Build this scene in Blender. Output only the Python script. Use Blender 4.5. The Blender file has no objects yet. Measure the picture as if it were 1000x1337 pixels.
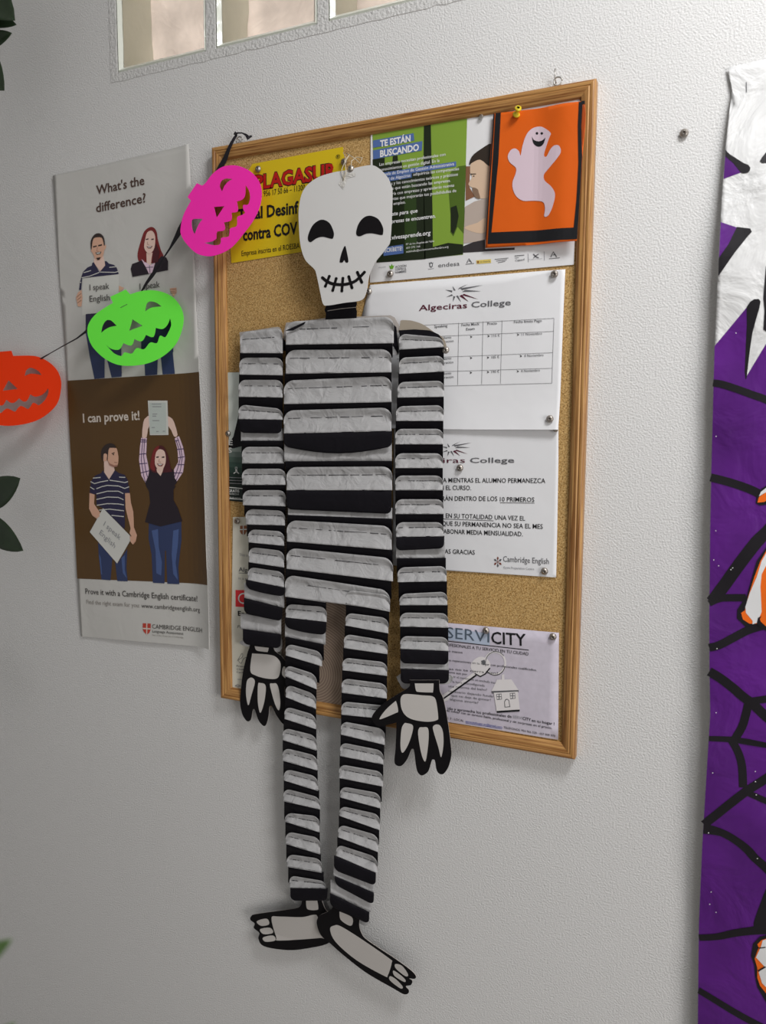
import bpy, bmesh, math, random
from mathutils import Vector, Matrix, noise
from mathutils.geometry import tessellate_polygon

scene = bpy.context.scene
COL = scene.collection
random.seed(7)

# ------------------------------------------------------------------ camera
F_PX = 995.99
CAM_POS = Vector((0.77229, -1.06528, 0.45075))
YAW, PITCH, ROLL = 0.419764, -0.0999572, -0.00519028
CAM_R = (Matrix.Rotation(YAW, 3, 'Z') @ Matrix.Rotation(PITCH, 3, 'X') @ Matrix.Rotation(ROLL, 3, 'Y'))
cam_data = bpy.data.cameras.new('camera')
cam = bpy.data.objects.new('camera', cam_data)
COL.objects.link(cam)
rgt, fwd, upv = CAM_R.col[0], CAM_R.col[1], CAM_R.col[2]
cm = Matrix((rgt, upv, -fwd)).transposed().to_4x4()
cm.translation = CAM_POS
cam.matrix_world = cm
cam_data.sensor_fit = 'HORIZONTAL'
cam_data.sensor_width = 36.0
cam_data.lens = 36.0 * F_PX / 1000.0
cam_data.clip_start = 0.01
cam_data.dof.use_dof = True
cam_data.dof.focus_distance = 1.16
cam_data.dof.aperture_fstop = 7.5
scene.camera = cam

# ------------------------------------------------------------------ light, world, exposure
scene.view_settings.view_transform = 'Standard'
scene.view_settings.look = 'None'
scene.view_settings.gamma = 1.0
scene.view_settings.exposure = 0.28
try:
    scene.view_settings.use_curve_mapping = False
except Exception:
    pass
world = bpy.data.worlds.new('world')
scene.world = world
world.use_nodes = True
world.node_tree.nodes['Background'].inputs[0].default_value = (1.0, 0.985, 0.96, 1)
world.node_tree.nodes['Background'].inputs[1].default_value = 0.17


def area(name, loc, target, sx, sy, power, color=(1, 1, 1)):
    l = bpy.data.lights.new(name, 'AREA')
    l.shape = 'RECTANGLE'
    l.size, l.size_y = sx, sy
    l.energy = power
    l.color = color
    o = bpy.data.objects.new(name, l)
    COL.objects.link(o)
    o.location = loc
    d = Vector(target) - Vector(loc)
    o.rotation_euler = d.to_track_quat('-Z', 'Y').to_euler()
    return o


area('ceiling_lamp_light', (1.25, -0.72, 1.62), (0.8, 0.0, -0.1), 0.45, 0.35, 10.2, (0.985, 0.99, 1.0)).data.spread = math.radians(150)
area('window_daylight', (3.2, -1.9, 0.35), (0.3, 0.0, 0.0), 1.2, 1.4, 32.0, (1.0, 0.965, 0.94))
area('room_beyond_light', (0.2, 0.75, 1.3), (0.2, 0.08, 1.15), 1.2, 0.6, 9.0, (1.0, 0.96, 0.93))


# ------------------------------------------------------------------ pixel -> point on a plane parallel to the wall
def P(px, py, d=0.0):
    v = rgt * ((px - 500.0) / F_PX) + fwd - upv * ((py - 668.5) / F_PX)
    t = (-d - CAM_POS.y) / v.y
    return CAM_POS.x + v.x * t, CAM_POS.z + v.z * t


def Z(x0, y0, s):
    return lambda *pts: [(x0 + a * s, y0 + b * s) for a, b in pts]


# ------------------------------------------------------------------ materials
def lin(c):
    c = c / 255.0
    return c / 12.92 if c <= 0.04045 else ((c + 0.055) / 1.055) ** 2.4


def A(r, g, b, ref=150, white=0.78):
    k = white / lin(ref)
    return tuple(min(0.93, max(0.006, lin(c) * k)) for c in (r, g, b))


MATS = {}


def mat(name, rgb, rough=0.6, spec=0.3, bump=None, vary=None, translucent=0.0):
    if name in MATS:
        return MATS[name]
    m = bpy.data.materials.new(name)
    m.use_nodes = True
    nt = m.node_tree
    b = nt.nodes['Principled BSDF']
    b.inputs['Base Color'].default_value = (*rgb, 1)
    b.inputs['Roughness'].default_value = rough
    b.inputs['Specular IOR Level'].default_value = spec
    tc = nt.nodes.new('ShaderNodeTexCoord')
    if vary:
        sc, amt = vary
        n = nt.nodes.new('ShaderNodeTexNoise')
        n.inputs['Scale'].default_value = sc
        n.inputs['Detail'].default_value = 4
        nt.links.new(tc.outputs['Object'], n.inputs['Vector'])
        r = nt.nodes.new('ShaderNodeValToRGB')
        r.color_ramp.elements[0].position = 0.3
        r.color_ramp.elements[1].position = 0.7
        r.color_ramp.elements[0].color = (*[c * (1 - amt) for c in rgb], 1)
        r.color_ramp.elements[1].color = (*[min(1, c * (1 + amt)) for c in rgb], 1)
        nt.links.new(n.outputs['Fac'], r.inputs['Fac'])
        nt.links.new(r.outputs['Color'], b.inputs['Base Color'])
    if bump:
        sc, strength, dist = bump[:3]
        n = nt.nodes.new('ShaderNodeTexNoise')
        n.inputs['Scale'].default_value = sc
        n.inputs['Detail'].default_value = bump[3] if len(bump) > 3 else 3
        if len(bump) > 4:
            n.inputs['Distortion'].default_value = bump[4]
        nt.links.new(tc.outputs['Object'], n.inputs['Vector'])
        bn = nt.nodes.new('ShaderNodeBump')
        bn.inputs['Strength'].default_value = strength
        bn.inputs['Distance'].default_value = dist
        nt.links.new(n.outputs['Fac'], bn.inputs['Height'])
        nt.links.new(bn.outputs['Normal'], b.inputs['Normal'])
    MATS[name] = m
    return m


def wood(name, axis, light, dark):
    m = bpy.data.materials.new(name)
    m.use_nodes = True
    nt = m.node_tree
    b = nt.nodes['Principled BSDF']
    b.inputs['Roughness'].default_value = 0.42
    b.inputs['Specular IOR Level'].default_value = 0.35
    tc = nt.nodes.new('ShaderNodeTexCoord')
    mp = nt.nodes.new('ShaderNodeMapping')
    s = [210.0, 210.0, 210.0]
    s['xyz'.index(axis)] = 5.0
    mp.inputs['Scale'].default_value = s
    nt.links.new(tc.outputs['Object'], mp.inputs['Vector'])
    n = nt.nodes.new('ShaderNodeTexNoise')
    n.inputs['Scale'].default_value = 1.6
    n.inputs['Detail'].default_value = 4
    n.inputs['Roughness'].default_value = 0.6
    n.inputs['Distortion'].default_value = 0.4
    nt.links.new(mp.outputs['Vector'], n.inputs['Vector'])
    r = nt.nodes.new('ShaderNodeValToRGB')
    r.color_ramp.elements[0].position = 0.34
    r.color_ramp.elements[0].color = (*dark, 1)
    r.color_ramp.elements[1].position = 0.62
    r.color_ramp.elements[1].color = (*light, 1)
    nt.links.new(n.outputs['Fac'], r.inputs['Fac'])
    nt.links.new(r.outputs['Color'], b.inputs['Base Color'])
    bn = nt.nodes.new('ShaderNodeBump')
    bn.inputs['Strength'].default_value = 0.35
    bn.inputs['Distance'].default_value = 0.0006
    nt.links.new(n.outputs['Fac'], bn.inputs['Height'])
    nt.links.new(bn.outputs['Normal'], b.inputs['Normal'])
    return m


def cork_mat():
    m = bpy.data.materials.new('cork')
    m.use_nodes = True
    nt = m.node_tree
    b = nt.nodes['Principled BSDF']
    b.inputs['Roughness'].default_value = 0.9
    b.inputs['Specular IOR Level'].default_value = 0.15
    tc = nt.nodes.new('ShaderNodeTexCoord')
    n1 = nt.nodes.new('ShaderNodeTexNoise')
    n1.inputs['Scale'].default_value = 520
    n1.inputs['Detail'].default_value = 3
    n2 = nt.nodes.new('ShaderNodeTexVoronoi')
    n2.inputs['Scale'].default_value = 520
    for n in (n1, n2):
        nt.links.new(tc.outputs['Object'], n.inputs['Vector'])
    r = nt.nodes.new('ShaderNodeValToRGB')
    e = r.color_ramp.elements
    e[0].position = 0.30
    e[0].color = (*A(122, 88, 44, 205), 1)
    e[1].position = 0.47
    e[1].color = (*A(182, 146, 92, 208), 1)
    x = e.new(0.70)
    x.color = (*A(208, 176, 122, 208), 1)
    nt.links.new(n1.outputs['Fac'], r.inputs['Fac'])
    mx = nt.nodes.new('ShaderNodeMixRGB')
    mx.blend_type = 'MULTIPLY'
    mx.inputs[0].default_value = 0.35
    nt.links.new(r.outputs['Color'], mx.inputs[1])
    nt.links.new(n2.outputs['Color'], mx.inputs[2])
    r2 = nt.nodes.new('ShaderNodeRGBToBW')
    nt.links.new(n2.outputs['Color'], r2.inputs[0])
    nt.links.new(r2.outputs[0], mx.inputs[2])
    nt.links.new(mx.outputs['Color'], b.inputs['Base Color'])
    bn = nt.nodes.new('ShaderNodeBump')
    bn.inputs['Strength'].default_value = 0.5
    bn.inputs['Distance'].default_value = 0.0008
    nt.links.new(n1.outputs['Fac'], bn.inputs['Height'])
    nt.links.new(bn.outputs['Normal'], b.inputs['Normal'])
    return m


def glass_pane_mat():
    m = bpy.data.materials.new('wavy_clear_glass')
    m.use_nodes = True
    nt = m.node_tree
    nt.nodes.remove(nt.nodes['Principled BSDF'])
    out = nt.nodes['Material Output']
    tr = nt.nodes.new('ShaderNodeBsdfTransparent')
    tr.inputs[0].default_value = (0.93, 0.96, 0.92, 1)
    gl = nt.nodes.new('ShaderNodeBsdfGlossy')
    gl.inputs['Roughness'].default_value = 0.06
    fr = nt.nodes.new('ShaderNodeFresnel')
    fr.inputs['IOR'].default_value = 1.5
    mx = nt.nodes.new('ShaderNodeMixShader')
    tc = nt.nodes.new('ShaderNodeTexCoord')
    n = nt.nodes.new('ShaderNodeTexNoise')
    n.inputs['Scale'].default_value = 14
    n.inputs['Detail'].default_value = 1
    n.inputs['Distortion'].default_value = 0.8
    nt.links.new(tc.outputs['Object'], n.inputs['Vector'])
    bn = nt.nodes.new('ShaderNodeBump')
    bn.inputs['Strength'].default_value = 0.25
    bn.inputs['Distance'].default_value = 0.01
    nt.links.new(n.outputs['Fac'], bn.inputs['Height'])
    nt.links.new(bn.outputs['Normal'], gl.inputs['Normal'])
    nt.links.new(bn.outputs['Normal'], fr.inputs['Normal'])
    nt.links.new(fr.outputs[0], mx.inputs[0])
    nt.links.new(tr.outputs[0], mx.inputs[1])
    nt.links.new(gl.outputs[0], mx.inputs[2])
    nt.links.new(mx.outputs[0], out.inputs['Surface'])
    return m


def moire_mat():
    m = bpy.data.materials.new('ringed_grey_print')
    m.use_nodes = True
    nt = m.node_tree
    b = nt.nodes['Principled BSDF']
    b.inputs['Roughness'].default_value = 0.7
    b.inputs['Specular IOR Level'].default_value = 0.15
    tc = nt.nodes.new('ShaderNodeTexCoord')
    mp = nt.nodes.new('ShaderNodeMapping')
    cx, cz = P(408, 878, 0.0095)
    mp.inputs['Location'].default_value = (-cx, 0, -cz)
    nt.links.new(tc.outputs['Object'], mp.inputs['Vector'])
    w = nt.nodes.new('ShaderNodeTexWave')
    w.wave_type = 'RINGS'
    w.rings_direction = 'Y'
    w.inputs['Scale'].default_value = 75
    w.inputs['Distortion'].default_value = 0.6
    nt.links.new(mp.outputs['Vector'], w.inputs['Vector'])
    r = nt.nodes.new('ShaderNodeValToRGB')
    r.color_ramp.elements[0].color = (*A(112, 96, 84, 190), 1)
    r.color_ramp.elements[1].color = (*A(142, 126, 112, 190), 1)
    nt.links.new(w.outputs['Fac'], r.inputs['Fac'])
    nt.links.new(r.outputs['Color'], b.inputs['Base Color'])
    return m


# ------------------------------------------------------------------ object helpers
def empty(name, loc, label, cat, group=None):
    o = bpy.data.objects.new(name, None)
    o.empty_display_size = 0.02
    COL.objects.link(o)
    o.location = loc
    return tag(o, label, cat, group)


def tag(o, label=None, cat=None, group=None, kind=None):
    if label:
        o['label'] = label
    if cat:
        o['category'] = cat
    if group:
        o['group'] = group
    if kind:
        o['kind'] = kind
    return o


def link(name, mesh, mats, parent=None, smooth=False):
    o = bpy.data.objects.new(name, mesh)
    for m in (mats if isinstance(mats, (list, tuple)) else [mats]):
        if m.name not in [x.name for x in mesh.materials if x]:
            mesh.materials.append(m)
    COL.objects.link(o)
    if parent is not None:
        o.parent = parent
        pm = Matrix.Translation(parent.location) if parent.parent is None else Matrix.Identity(4)
        o.matrix_parent_inverse = pm.inverted()
    if smooth:
        for p in mesh.polygons:
            p.use_smooth = True
    return o


def mesh_from(name, verts, faces, idx=None):
    me = bpy.data.meshes.new(name)
    me.from_pydata(verts, [], faces)
    if idx:
        for p, i in zip(me.polygons, idx):
            p.material_index = i
    me.update()
    return me


def box_mesh(name, x0, x1, y0, y1, z0, z1, bevel=0.0):
    bm = bmesh.new()
    bmesh.ops.create_cube(bm, size=1)
    for v in bm.verts:
        v.co = Vector((x0 + (v.co.x + .5) * (x1 - x0), y0 + (v.co.y + .5) * (y1 - y0), z0 + (v.co.z + .5) * (z1 - z0)))
    if bevel:
        bmesh.ops.bevel(bm, geom=bm.edges[:], offset=bevel, segments=3, affect='EDGES', profile=0.5)
    me = bpy.data.meshes.new(name)
    bm.to_mesh(me)
    bm.free()
    return me


def smooth_loop(pts, n=5, closed=True):
    """Catmull-Rom through the points; a point given twice in a row is a corner."""
    out = []
    N = len(pts)
    for i in range(N if closed else N - 1):
        if closed:
            p0, p1, p2, p3 = pts[i - 1], pts[i], pts[(i + 1) % N], pts[(i + 2) % N]
        else:
            p0, p1, p2, p3 = pts[max(i - 1, 0)], pts[i], pts[i + 1], pts[min(i + 2, N - 1)]
        if p1 == p2:
            continue
        for k in range(n):
            t = k / n
            q = []
            for a in (0, 1):
                m1 = 0.5 * (p2[a] - p0[a])
                m2 = 0.5 * (p3[a] - p1[a])
                if p0 == p1:
                    m1 = 0.5 * (p2[a] - p1[a])
                if p2 == p3:
                    m2 = 0.5 * (p2[a] - p1[a])
                h = (2 * t**3 - 3 * t**2 + 1) * p1[a] + (t**3 - 2 * t**2 + t) * m1 + (-2 * t**3 + 3 * t**2) * p2[a] + (t**3 - t**2) * m2
                q.append(h)
            out.append(tuple(q))
    if not closed:
        out.append(pts[-1])
    return out


def fill(loops):
    """Triangles for a 2D shape with holes -> verts2d, faces (facing the room)."""
    vs = [p for l in loops for p in l]
    tris = tessellate_polygon([[Vector((p[0], p[1], 0)) for p in l] for l in loops])
    fs = []
    for t in tris:
        a, b, c = (vs[i] for i in t)
        ar = (b[0] - a[0]) * (c[1] - a[1]) - (b[1] - a[1]) * (c[0] - a[0])
        if abs(ar) < 1e-14:
            continue
        fs.append(tuple(t) if ar > 0 else tuple(reversed(t)))
    return vs, fs


def stroke_poly(pts, w):
    L, R = [], []
    n = len(pts)
    for i, p in enumerate(pts):
        a = pts[max(i - 1, 0)]
        b = pts[min(i + 1, n - 1)]
        dx, dy = b[0] - a[0], b[1] - a[1]
        l = math.hypot(dx, dy) or 1
        wi = w[i] if isinstance(w, (list, tuple)) else w
        L.append((p[0] - dy / l * wi / 2, p[1] + dx / l * wi / 2))
        R.append((p[0] + dy / l * wi / 2, p[1] - dx / l * wi / 2))
    return L + R[::-1]


_font = bpy.data.curves.new('lettering', 'FONT')
_font.resolution_u = 2
_font_ob = bpy.data.objects.new('lettering', _font)
_cache = {}


def glyphs(s, weight=0.0, shear=0.0):
    key = (s, weight, shear)
    if key not in _cache:
        _font.body = s
        _font.offset = weight
        _font.shear = shear
        me = bpy.data.meshes.new_from_object(_font_ob)
        vs = [(v.co.x, v.co.y) for v in me.vertices]
        fs = [tuple(p.vertices) for p in me.polygons]
        x0 = min(v[0] for v in vs)
        x1 = max(v[0] for v in vs)
        _cache[key] = ([(x - x0, y) for x, y in vs], fs, x1 - x0)
        bpy.data.meshes.remove(me)
    return _cache[key]


CAP = 0.70


class Sheet:
    gap = 0.00013
    """A printed sheet parallel to the wall at distance d, with its own curl; prints follow the curl."""

    def __init__(self, name, outline, d, m, label, cat, group=None, curl=None, step=0.02, thick=0.0004, parent=None, crisp=True):
        self.d, self.curl, self.step = d, curl, step
        w = [self.map(p) for p in outline]
        me = self.build(name, [(w, None, 0)], -2, 1)
        self.root = link(name, me, m, parent, smooth=curl is not None)
        if thick:
            md = self.root.modifiers.new('thickness', 'SOLIDIFY')
            md.thickness = thick
            md.offset = -1
        tag(self.root, label, cat, group)
        self.n = 0

    def off(self, x, z):
        return self.curl(x, z) if self.curl else 0.0

    def map(self, p):
        d = self.d
        for _ in range(3 if self.curl else 1):
            x, z = P(p[0], p[1], d)
            d = self.d + self.off(x, z)
        return x, z

    def build(self, name, items, level, nm):
        verts, faces, idx, lv = [], [], [], []
        for loop, tri, mi in items:
            if tri is None:
                vs, fs = fill([loop])
            else:
                vs, fs = loop, tri
            o = len(verts)
            verts += [(v[0], 0, v[1]) for v in vs]
            faces += [tuple(i + o for i in f) for f in fs]
            idx += [mi] * len(fs)
        me = mesh_from(name, verts, faces, idx)
        if self.curl:
            bm = bmesh.new()
            bm.from_mesh(me)
            xs = [v[0] for v in verts]
            zs = [v[2] for v in verts]
            for ax, lo, hi in ((0, min(xs), max(xs)), (2, min(zs), max(zs))):
                k = math.floor(lo / self.step) + 1
                while k * self.step < hi:
                    co = Vector((0, 0, 0))
                    co[ax] = k * self.step
                    no = Vector((0, 0, 0))
                    no[ax] = 1
                    bmesh.ops.bisect_plane(bm, geom=bm.verts[:] + bm.edges[:] + bm.faces[:], plane_co=co, plane_no=no, dist=1e-7)
                    k += 1
            bm.to_mesh(me)
            bm.free()
        for v in me.vertices:
            v.co.y = -(self.d + self.off(v.co.x, v.co.z) + (0.0003 + self.gap * level if level >= 0 else 0))
        me.update()
        return me

    def part(self, name, label=None):
        return Print(self, name, label)


class Print:
    def __init__(self, sheet, name, label=None):
        self.s, self.name, self.label = sheet, name, label
        self.items, self.mats = {}, []

    def mi(self, m):
        if m not in self.mats:
            self.mats.append(m)
        return self.mats.index(m)

    def poly(self, pts, m, lv=0, smooth=0):
        if smooth:
            pts = smooth_loop(pts, smooth)
        self.items.setdefault(lv, []).append(([self.s.map(p) for p in pts], None, self.mi(m)))
        return self

    def line(self, pts, w, m, lv=1, smooth=0):
        if smooth:
            n0 = len(pts)
            pts = smooth_loop(pts, smooth, closed=False)
            if isinstance(w, (list, tuple)):
                w = list(w) + [w[-1]] * (n0 - len(w))
                w = [w[min(i // smooth, n0 - 1)] + (w[min(i // smooth + 1, n0 - 1)] - w[min(i // smooth, n0 - 1)]) * (i % smooth) / smooth for i in range(len(pts))]
        a = self.s.map(pts[0])
        b = self.s.map((pts[0][0], pts[0][1] + 10))
        k = abs(b[1] - a[1]) / 10
        ww = [x * k for x in w] if isinstance(w, (list, tuple)) else w * k
        wp = [self.s.map(p) for p in pts]
        L = stroke_poly(wp, ww)
        n = len(wp)
        # quads, so a bent stroke never folds over itself
        fs = [(i, i + 1, 2 * n - 2 - i, 2 * n - 1 - i) for i in range(n - 1)]
        fixed = []
        for f in fs:
            ar = sum(L[f[j]][0] * L[f[(j + 1) % 4]][1] - L[f[(j + 1) % 4]][0] * L[f[j]][1] for j in range(4))
            fixed.append(f if ar > 0 else tuple(reversed(f)))
        self.items.setdefault(lv, []).append((L, fixed, self.mi(m)))
        return self

    def disc(self, c, r, m, lv=1, ry=None, n=20):
        return self.poly([(c[0] + r * math.cos(2 * math.pi * i / n), c[1] + (ry or r) * math.sin(2 * math.pi * i / n)) for i in range(n)], m, lv)

    def text(self, s, p0, p1, cap, m, lv=2, weight=0.0, shear=0.0):
        vs, fs, w = glyphs(s, weight, shear)
        a, b = self.s.map(p0), self.s.map(p1)
        up = self.s.map((p0[0], p0[1] - cap))
        h = math.hypot(up[0] - a[0], up[1] - a[1]) / CAP
        L = math.hypot(b[0] - a[0], b[1] - a[1])
        ux, uz = (b[0] - a[0]) / L, (b[1] - a[1]) / L
        kx = L / w
        out = [(a[0] + ux * x * kx - uz * y * h, a[1] + uz * x * kx + ux * y * h) for x, y in vs]
        self.items.setdefault(lv, []).append((out, fs, self.mi(m)))
        return self

    def done(self, parent=None):
        bm = bmesh.new()
        for lv, items in sorted(self.items.items()):
            me = self.s.build(self.name, items, lv, len(self.mats))
            bm.from_mesh(me)
            bpy.data.meshes.remove(me)
        me = bpy.data.meshes.new(self.name)
        bm.to_mesh(me)
        bm.free()
        o = link(self.name, me, self.mats, parent or self.s.root)
        if self.label:
            o['label'] = self.label
        return o


def solid(name, loops_px, d, thick, m, parent=None, tilt=None, edge_mat=None):
    """A cut card: outline (and holes) at distance d from the wall, with real thickness.
    tilt(x, z) adds distance so a card can lean."""
    loops = []
    for l in loops_px:
        w = []
        for p in l:
            x, z = P(p[0], p[1], d)
            if tilt:
                for _ in range(3):
                    x, z = P(p[0], p[1], d + tilt(x, z))
            w.append((x, z))
        loops.append(w)
    vs, fs = fill(loops)
    n = len(vs)
    g = tilt or (lambda x, z: 0.0)
    verts = [(x, -(d + g(x, z)), z) for x, z in vs] + [(x, -(d + g(x, z) - thick), z) for x, z in vs]
    faces = list(fs) + [tuple(i + n for i in reversed(f)) for f in fs]
    idx = [0] * len(faces)
    o = 0
    for li, l in enumerate(loops):
        k = len(l)
        ar = sum(l[i][0] * l[(i + 1) % k][1] - l[(i + 1) % k][0] * l[i][1] for i in range(k))
        flip = (ar > 0) == (li == 0)
        for i in range(k):
            a, b = o + i, o + (i + 1) % k
            f = (a, a + n, b + n, b) if flip else (b, b + n, a + n, a)
            faces.append(f)
            idx.append(1 if edge_mat else 0)
        o += k
    me = mesh_from(name, verts, faces, idx)
    ms = [m] + ([edge_mat] if edge_mat else [])
    return link(name, me, ms, parent)


def tube(name, pts, r, m, parent=None, seg=8, rs=None):
    verts, faces = [], []
    n = len(pts)
    for i, p in enumerate(pts):
        p = Vector(p)
        t = (Vector(pts[min(i + 1, n - 1)]) - Vector(pts[max(i - 1, 0)])).normalized()
        a = t.orthogonal().normalized()
        if i and abs(a.dot(pa)) < 0.99:
            a = (pa - t * pa.dot(t)).normalized()
        pa = a
        b = t.cross(a)
        rr = rs[i] if rs else r
        for k in range(seg):
            an = 2 * math.pi * k / seg
            verts.append(p + (a * math.cos(an) + b * math.sin(an)) * rr)
    for i in range(n - 1):
        for k in range(seg):
            faces.append((i * seg + k, i * seg + (k + 1) % seg, (i + 1) * seg + (k + 1) % seg, (i + 1) * seg + k))
    faces.append(tuple(range(seg))[::-1])
    faces.append(tuple((n - 1) * seg + k for k in range(seg)))
    return link(name, mesh_from(name, verts, faces), m, parent, smooth=True)


def lathe_y(profile, c, seg=20):
    """profile of (radius, distance from wall side) revolved around the y axis at (x, z)."""
    verts, faces = [], []
    for r, y in profile:
        for k in range(seg):
            a = 2 * math.pi * k / seg
            verts.append((c[0] + r * math.cos(a), -y, c[1] + r * math.sin(a)))
    for i in range(len(profile) - 1):
        for k in range(seg):
            faces.append((i * seg + k, (i + 1) * seg + k, (i + 1) * seg + (k + 1) % seg, i * seg + (k + 1) % seg))
    faces.append(tuple((len(profile) - 1) * seg + k for k in range(seg)))
    return verts, faces


# ------------------------------------------------------------------ common materials
M_WALL = mat('white_plaster', (0.74, 0.735, 0.725), 0.85, 0.15, bump=(400, 0.62, 0.0021, 2))
M_MORTAR = mat('rough_white_mortar', (0.71, 0.705, 0.69), 0.9, 0.1, bump=(240, 0.9, 0.003, 5))
M_PAPER = mat('white_paper', (0.80, 0.80, 0.815), 0.6, 0.25, bump=(16, 0.25, 0.004, 2, 0.6))
M_POSTER = mat('satin_poster_paper', (0.64, 0.63, 0.60), 0.38, 0.4, bump=(14, 0.35, 0.004, 3, 1.0))
M_BLACK = mat('black_ink', (0.012, 0.012, 0.014), 0.6, 0.2)
M_GREYINK = mat('grey_ink', (0.13, 0.13, 0.14), 0.6, 0.2)
M_FAINT = mat('faint_grey_ink', (0.33, 0.33, 0.35), 0.6, 0.2)
M_STEEL = mat('brushed_steel', (0.55, 0.53, 0.5), 0.35, 0.5)
M_STEEL.node_tree.nodes['Principled BSDF'].inputs['Metallic'].default_value = 0.9
M_PEWTER = mat('dull_pewter', (0.38, 0.345, 0.31), 0.38, 0.5)
M_PEWTER.node_tree.nodes['Principled BSDF'].inputs['Metallic'].default_value = 0.8

# ================================================================== THE SETTING
WX0, WX1, WZ0, WZ1 = -1.6, 2.4, -1.02, 1.75
GX0, GX1, GZ0, GZ1 = -0.212, 0.604, 1.056, 1.30
loops = [[(WX0, WZ0), (WX1, WZ0), (WX1, WZ1), (WX0, WZ1)], [(GX0, GZ0), (GX1, GZ0), (GX1, GZ1), (GX0, GZ1)]]
vs, fs = fill(loops)
n = len(vs)
verts = [(x, 0, z) for x, z in vs] + [(x, 0.12, z) for x, z in vs]
faces = list(fs) + [tuple(i + n for i in reversed(f)) for f in fs]
for a, b in ((4, 5), (5, 6), (6, 7), (7, 4), (1, 0), (2, 1), (3, 2), (0, 3)):
    faces.append((a, b, b + n, a + n))
wall = link('wall_back', mesh_from('wall_back', verts, faces), M_WALL)
tag(wall, 'white stippled plaster wall behind the cork board', 'wall', kind='structure')

M_FLOOR = mat('grey_floor_tile', (0.34, 0.32, 0.30), 0.4, 0.4, vary=(4, 0.08))
fl = link('floor', box_mesh('floor', WX0, WX1, -2.6, 0.0, WZ0 - 0.05, WZ0), M_FLOOR)
tag(fl, 'grey floor below the wall', 'floor', kind='structure')
ce = link('ceiling', box_mesh('ceiling', WX0, WX1, -2.6, 0.0, WZ1, WZ1 + 0.05), mat('ceiling_white', (0.75, 0.75, 0.74), 0.9, 0.1))
tag(ce, 'white ceiling above the wall', 'ceiling', kind='structure')

# mortar around the glass blocks: a frame with four openings
BW, BP = 0.186, 0.2035
blocks = [(-0.204 + i * BP, -0.204 + i * BP + BW) for i in range(4)]
BZ0, BZ1 = 1.064, 1.25
oc = [(GX0 - 0.006, GZ0 - 0.006), (GX1 + 0.006, GZ0 - 0.006), (GX1 + 0.006, GZ1 + 0.01), (GX0 - 0.006, GZ1 + 0.01)]
outer = []
for i in range(4):
    a, b = oc[i], oc[(i + 1) % 4]
    for k in range(60):
        t = k / 60
        x, z = a[0] + (b[0] - a[0]) * t, a[1] + (b[1] - a[1]) * t
        outer.append((x + 0.0028 * noise.noise(Vector((x * 60, z * 60, 1))), z + 0.0028 * noise.noise(Vector((x * 60, z * 60, 7)))))
loops = [outer]
for x0, x1 in blocks:
    loops.append([(x0, BZ0), (x1, BZ0), (x1, BZ1), (x0, BZ1)])
vs, fs = fill(loops)
n = len(vs)
verts = [(x, -0.0009, z) for x, z in vs] + [(x, 0.11, z) for x, z in vs]
faces = list(fs)
o_ = 0
for l in loops:
    for i in range(len(l)):
        a, b = o_ + i, o_ + (i + 1) % len(l)
        faces.append((a, b, b + n, a + n))
    o_ += len(l)
mo = link('trim_1', mesh_from('trim_1', verts, faces), M_MORTAR)
tag(mo, 'rough white mortar framing the glass blocks', 'trim', kind='structure')

M_GLASS = glass_pane_mat()
M_GEDGE = mat('greenish_glass_edge', (0.84, 0.87, 0.78), 0.12, 0.6, bump=(30, 0.3, 0.004))
M_GBACK = mat('rose_tinted_glass_back', (0.74, 0.62, 0.57), 0.3, 0.4, bump=(18, 0.6, 0.01, 2, 1.6), vary=(16, 0.2))
_nt = M_GBACK.node_tree
_pb = _nt.nodes['Principled BSDF']
_tl = _nt.nodes.new('ShaderNodeBsdfTranslucent')
_mx = _nt.nodes.new('ShaderNodeMixShader')
_mx.inputs[0].default_value = 0.6
for _l in list(_pb.inputs['Base Color'].links):
    _nt.links.new(_l.from_socket, _tl.inputs['Color'])
_nt.links.new(_pb.inputs['Normal'].links[0].from_socket, _tl.inputs['Normal'])
_nt.links.new(_pb.outputs[0], _mx.inputs[1])
_nt.links.new(_tl.outputs[0], _mx.inputs[2])
_nt.links.new(_mx.outputs[0], _nt.nodes['Material Output'].inputs['Surface'])
NAMES = ['leftmost, above the two person poster', 'second from the left',
         'third from the left', 'rightmost of the row']
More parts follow.
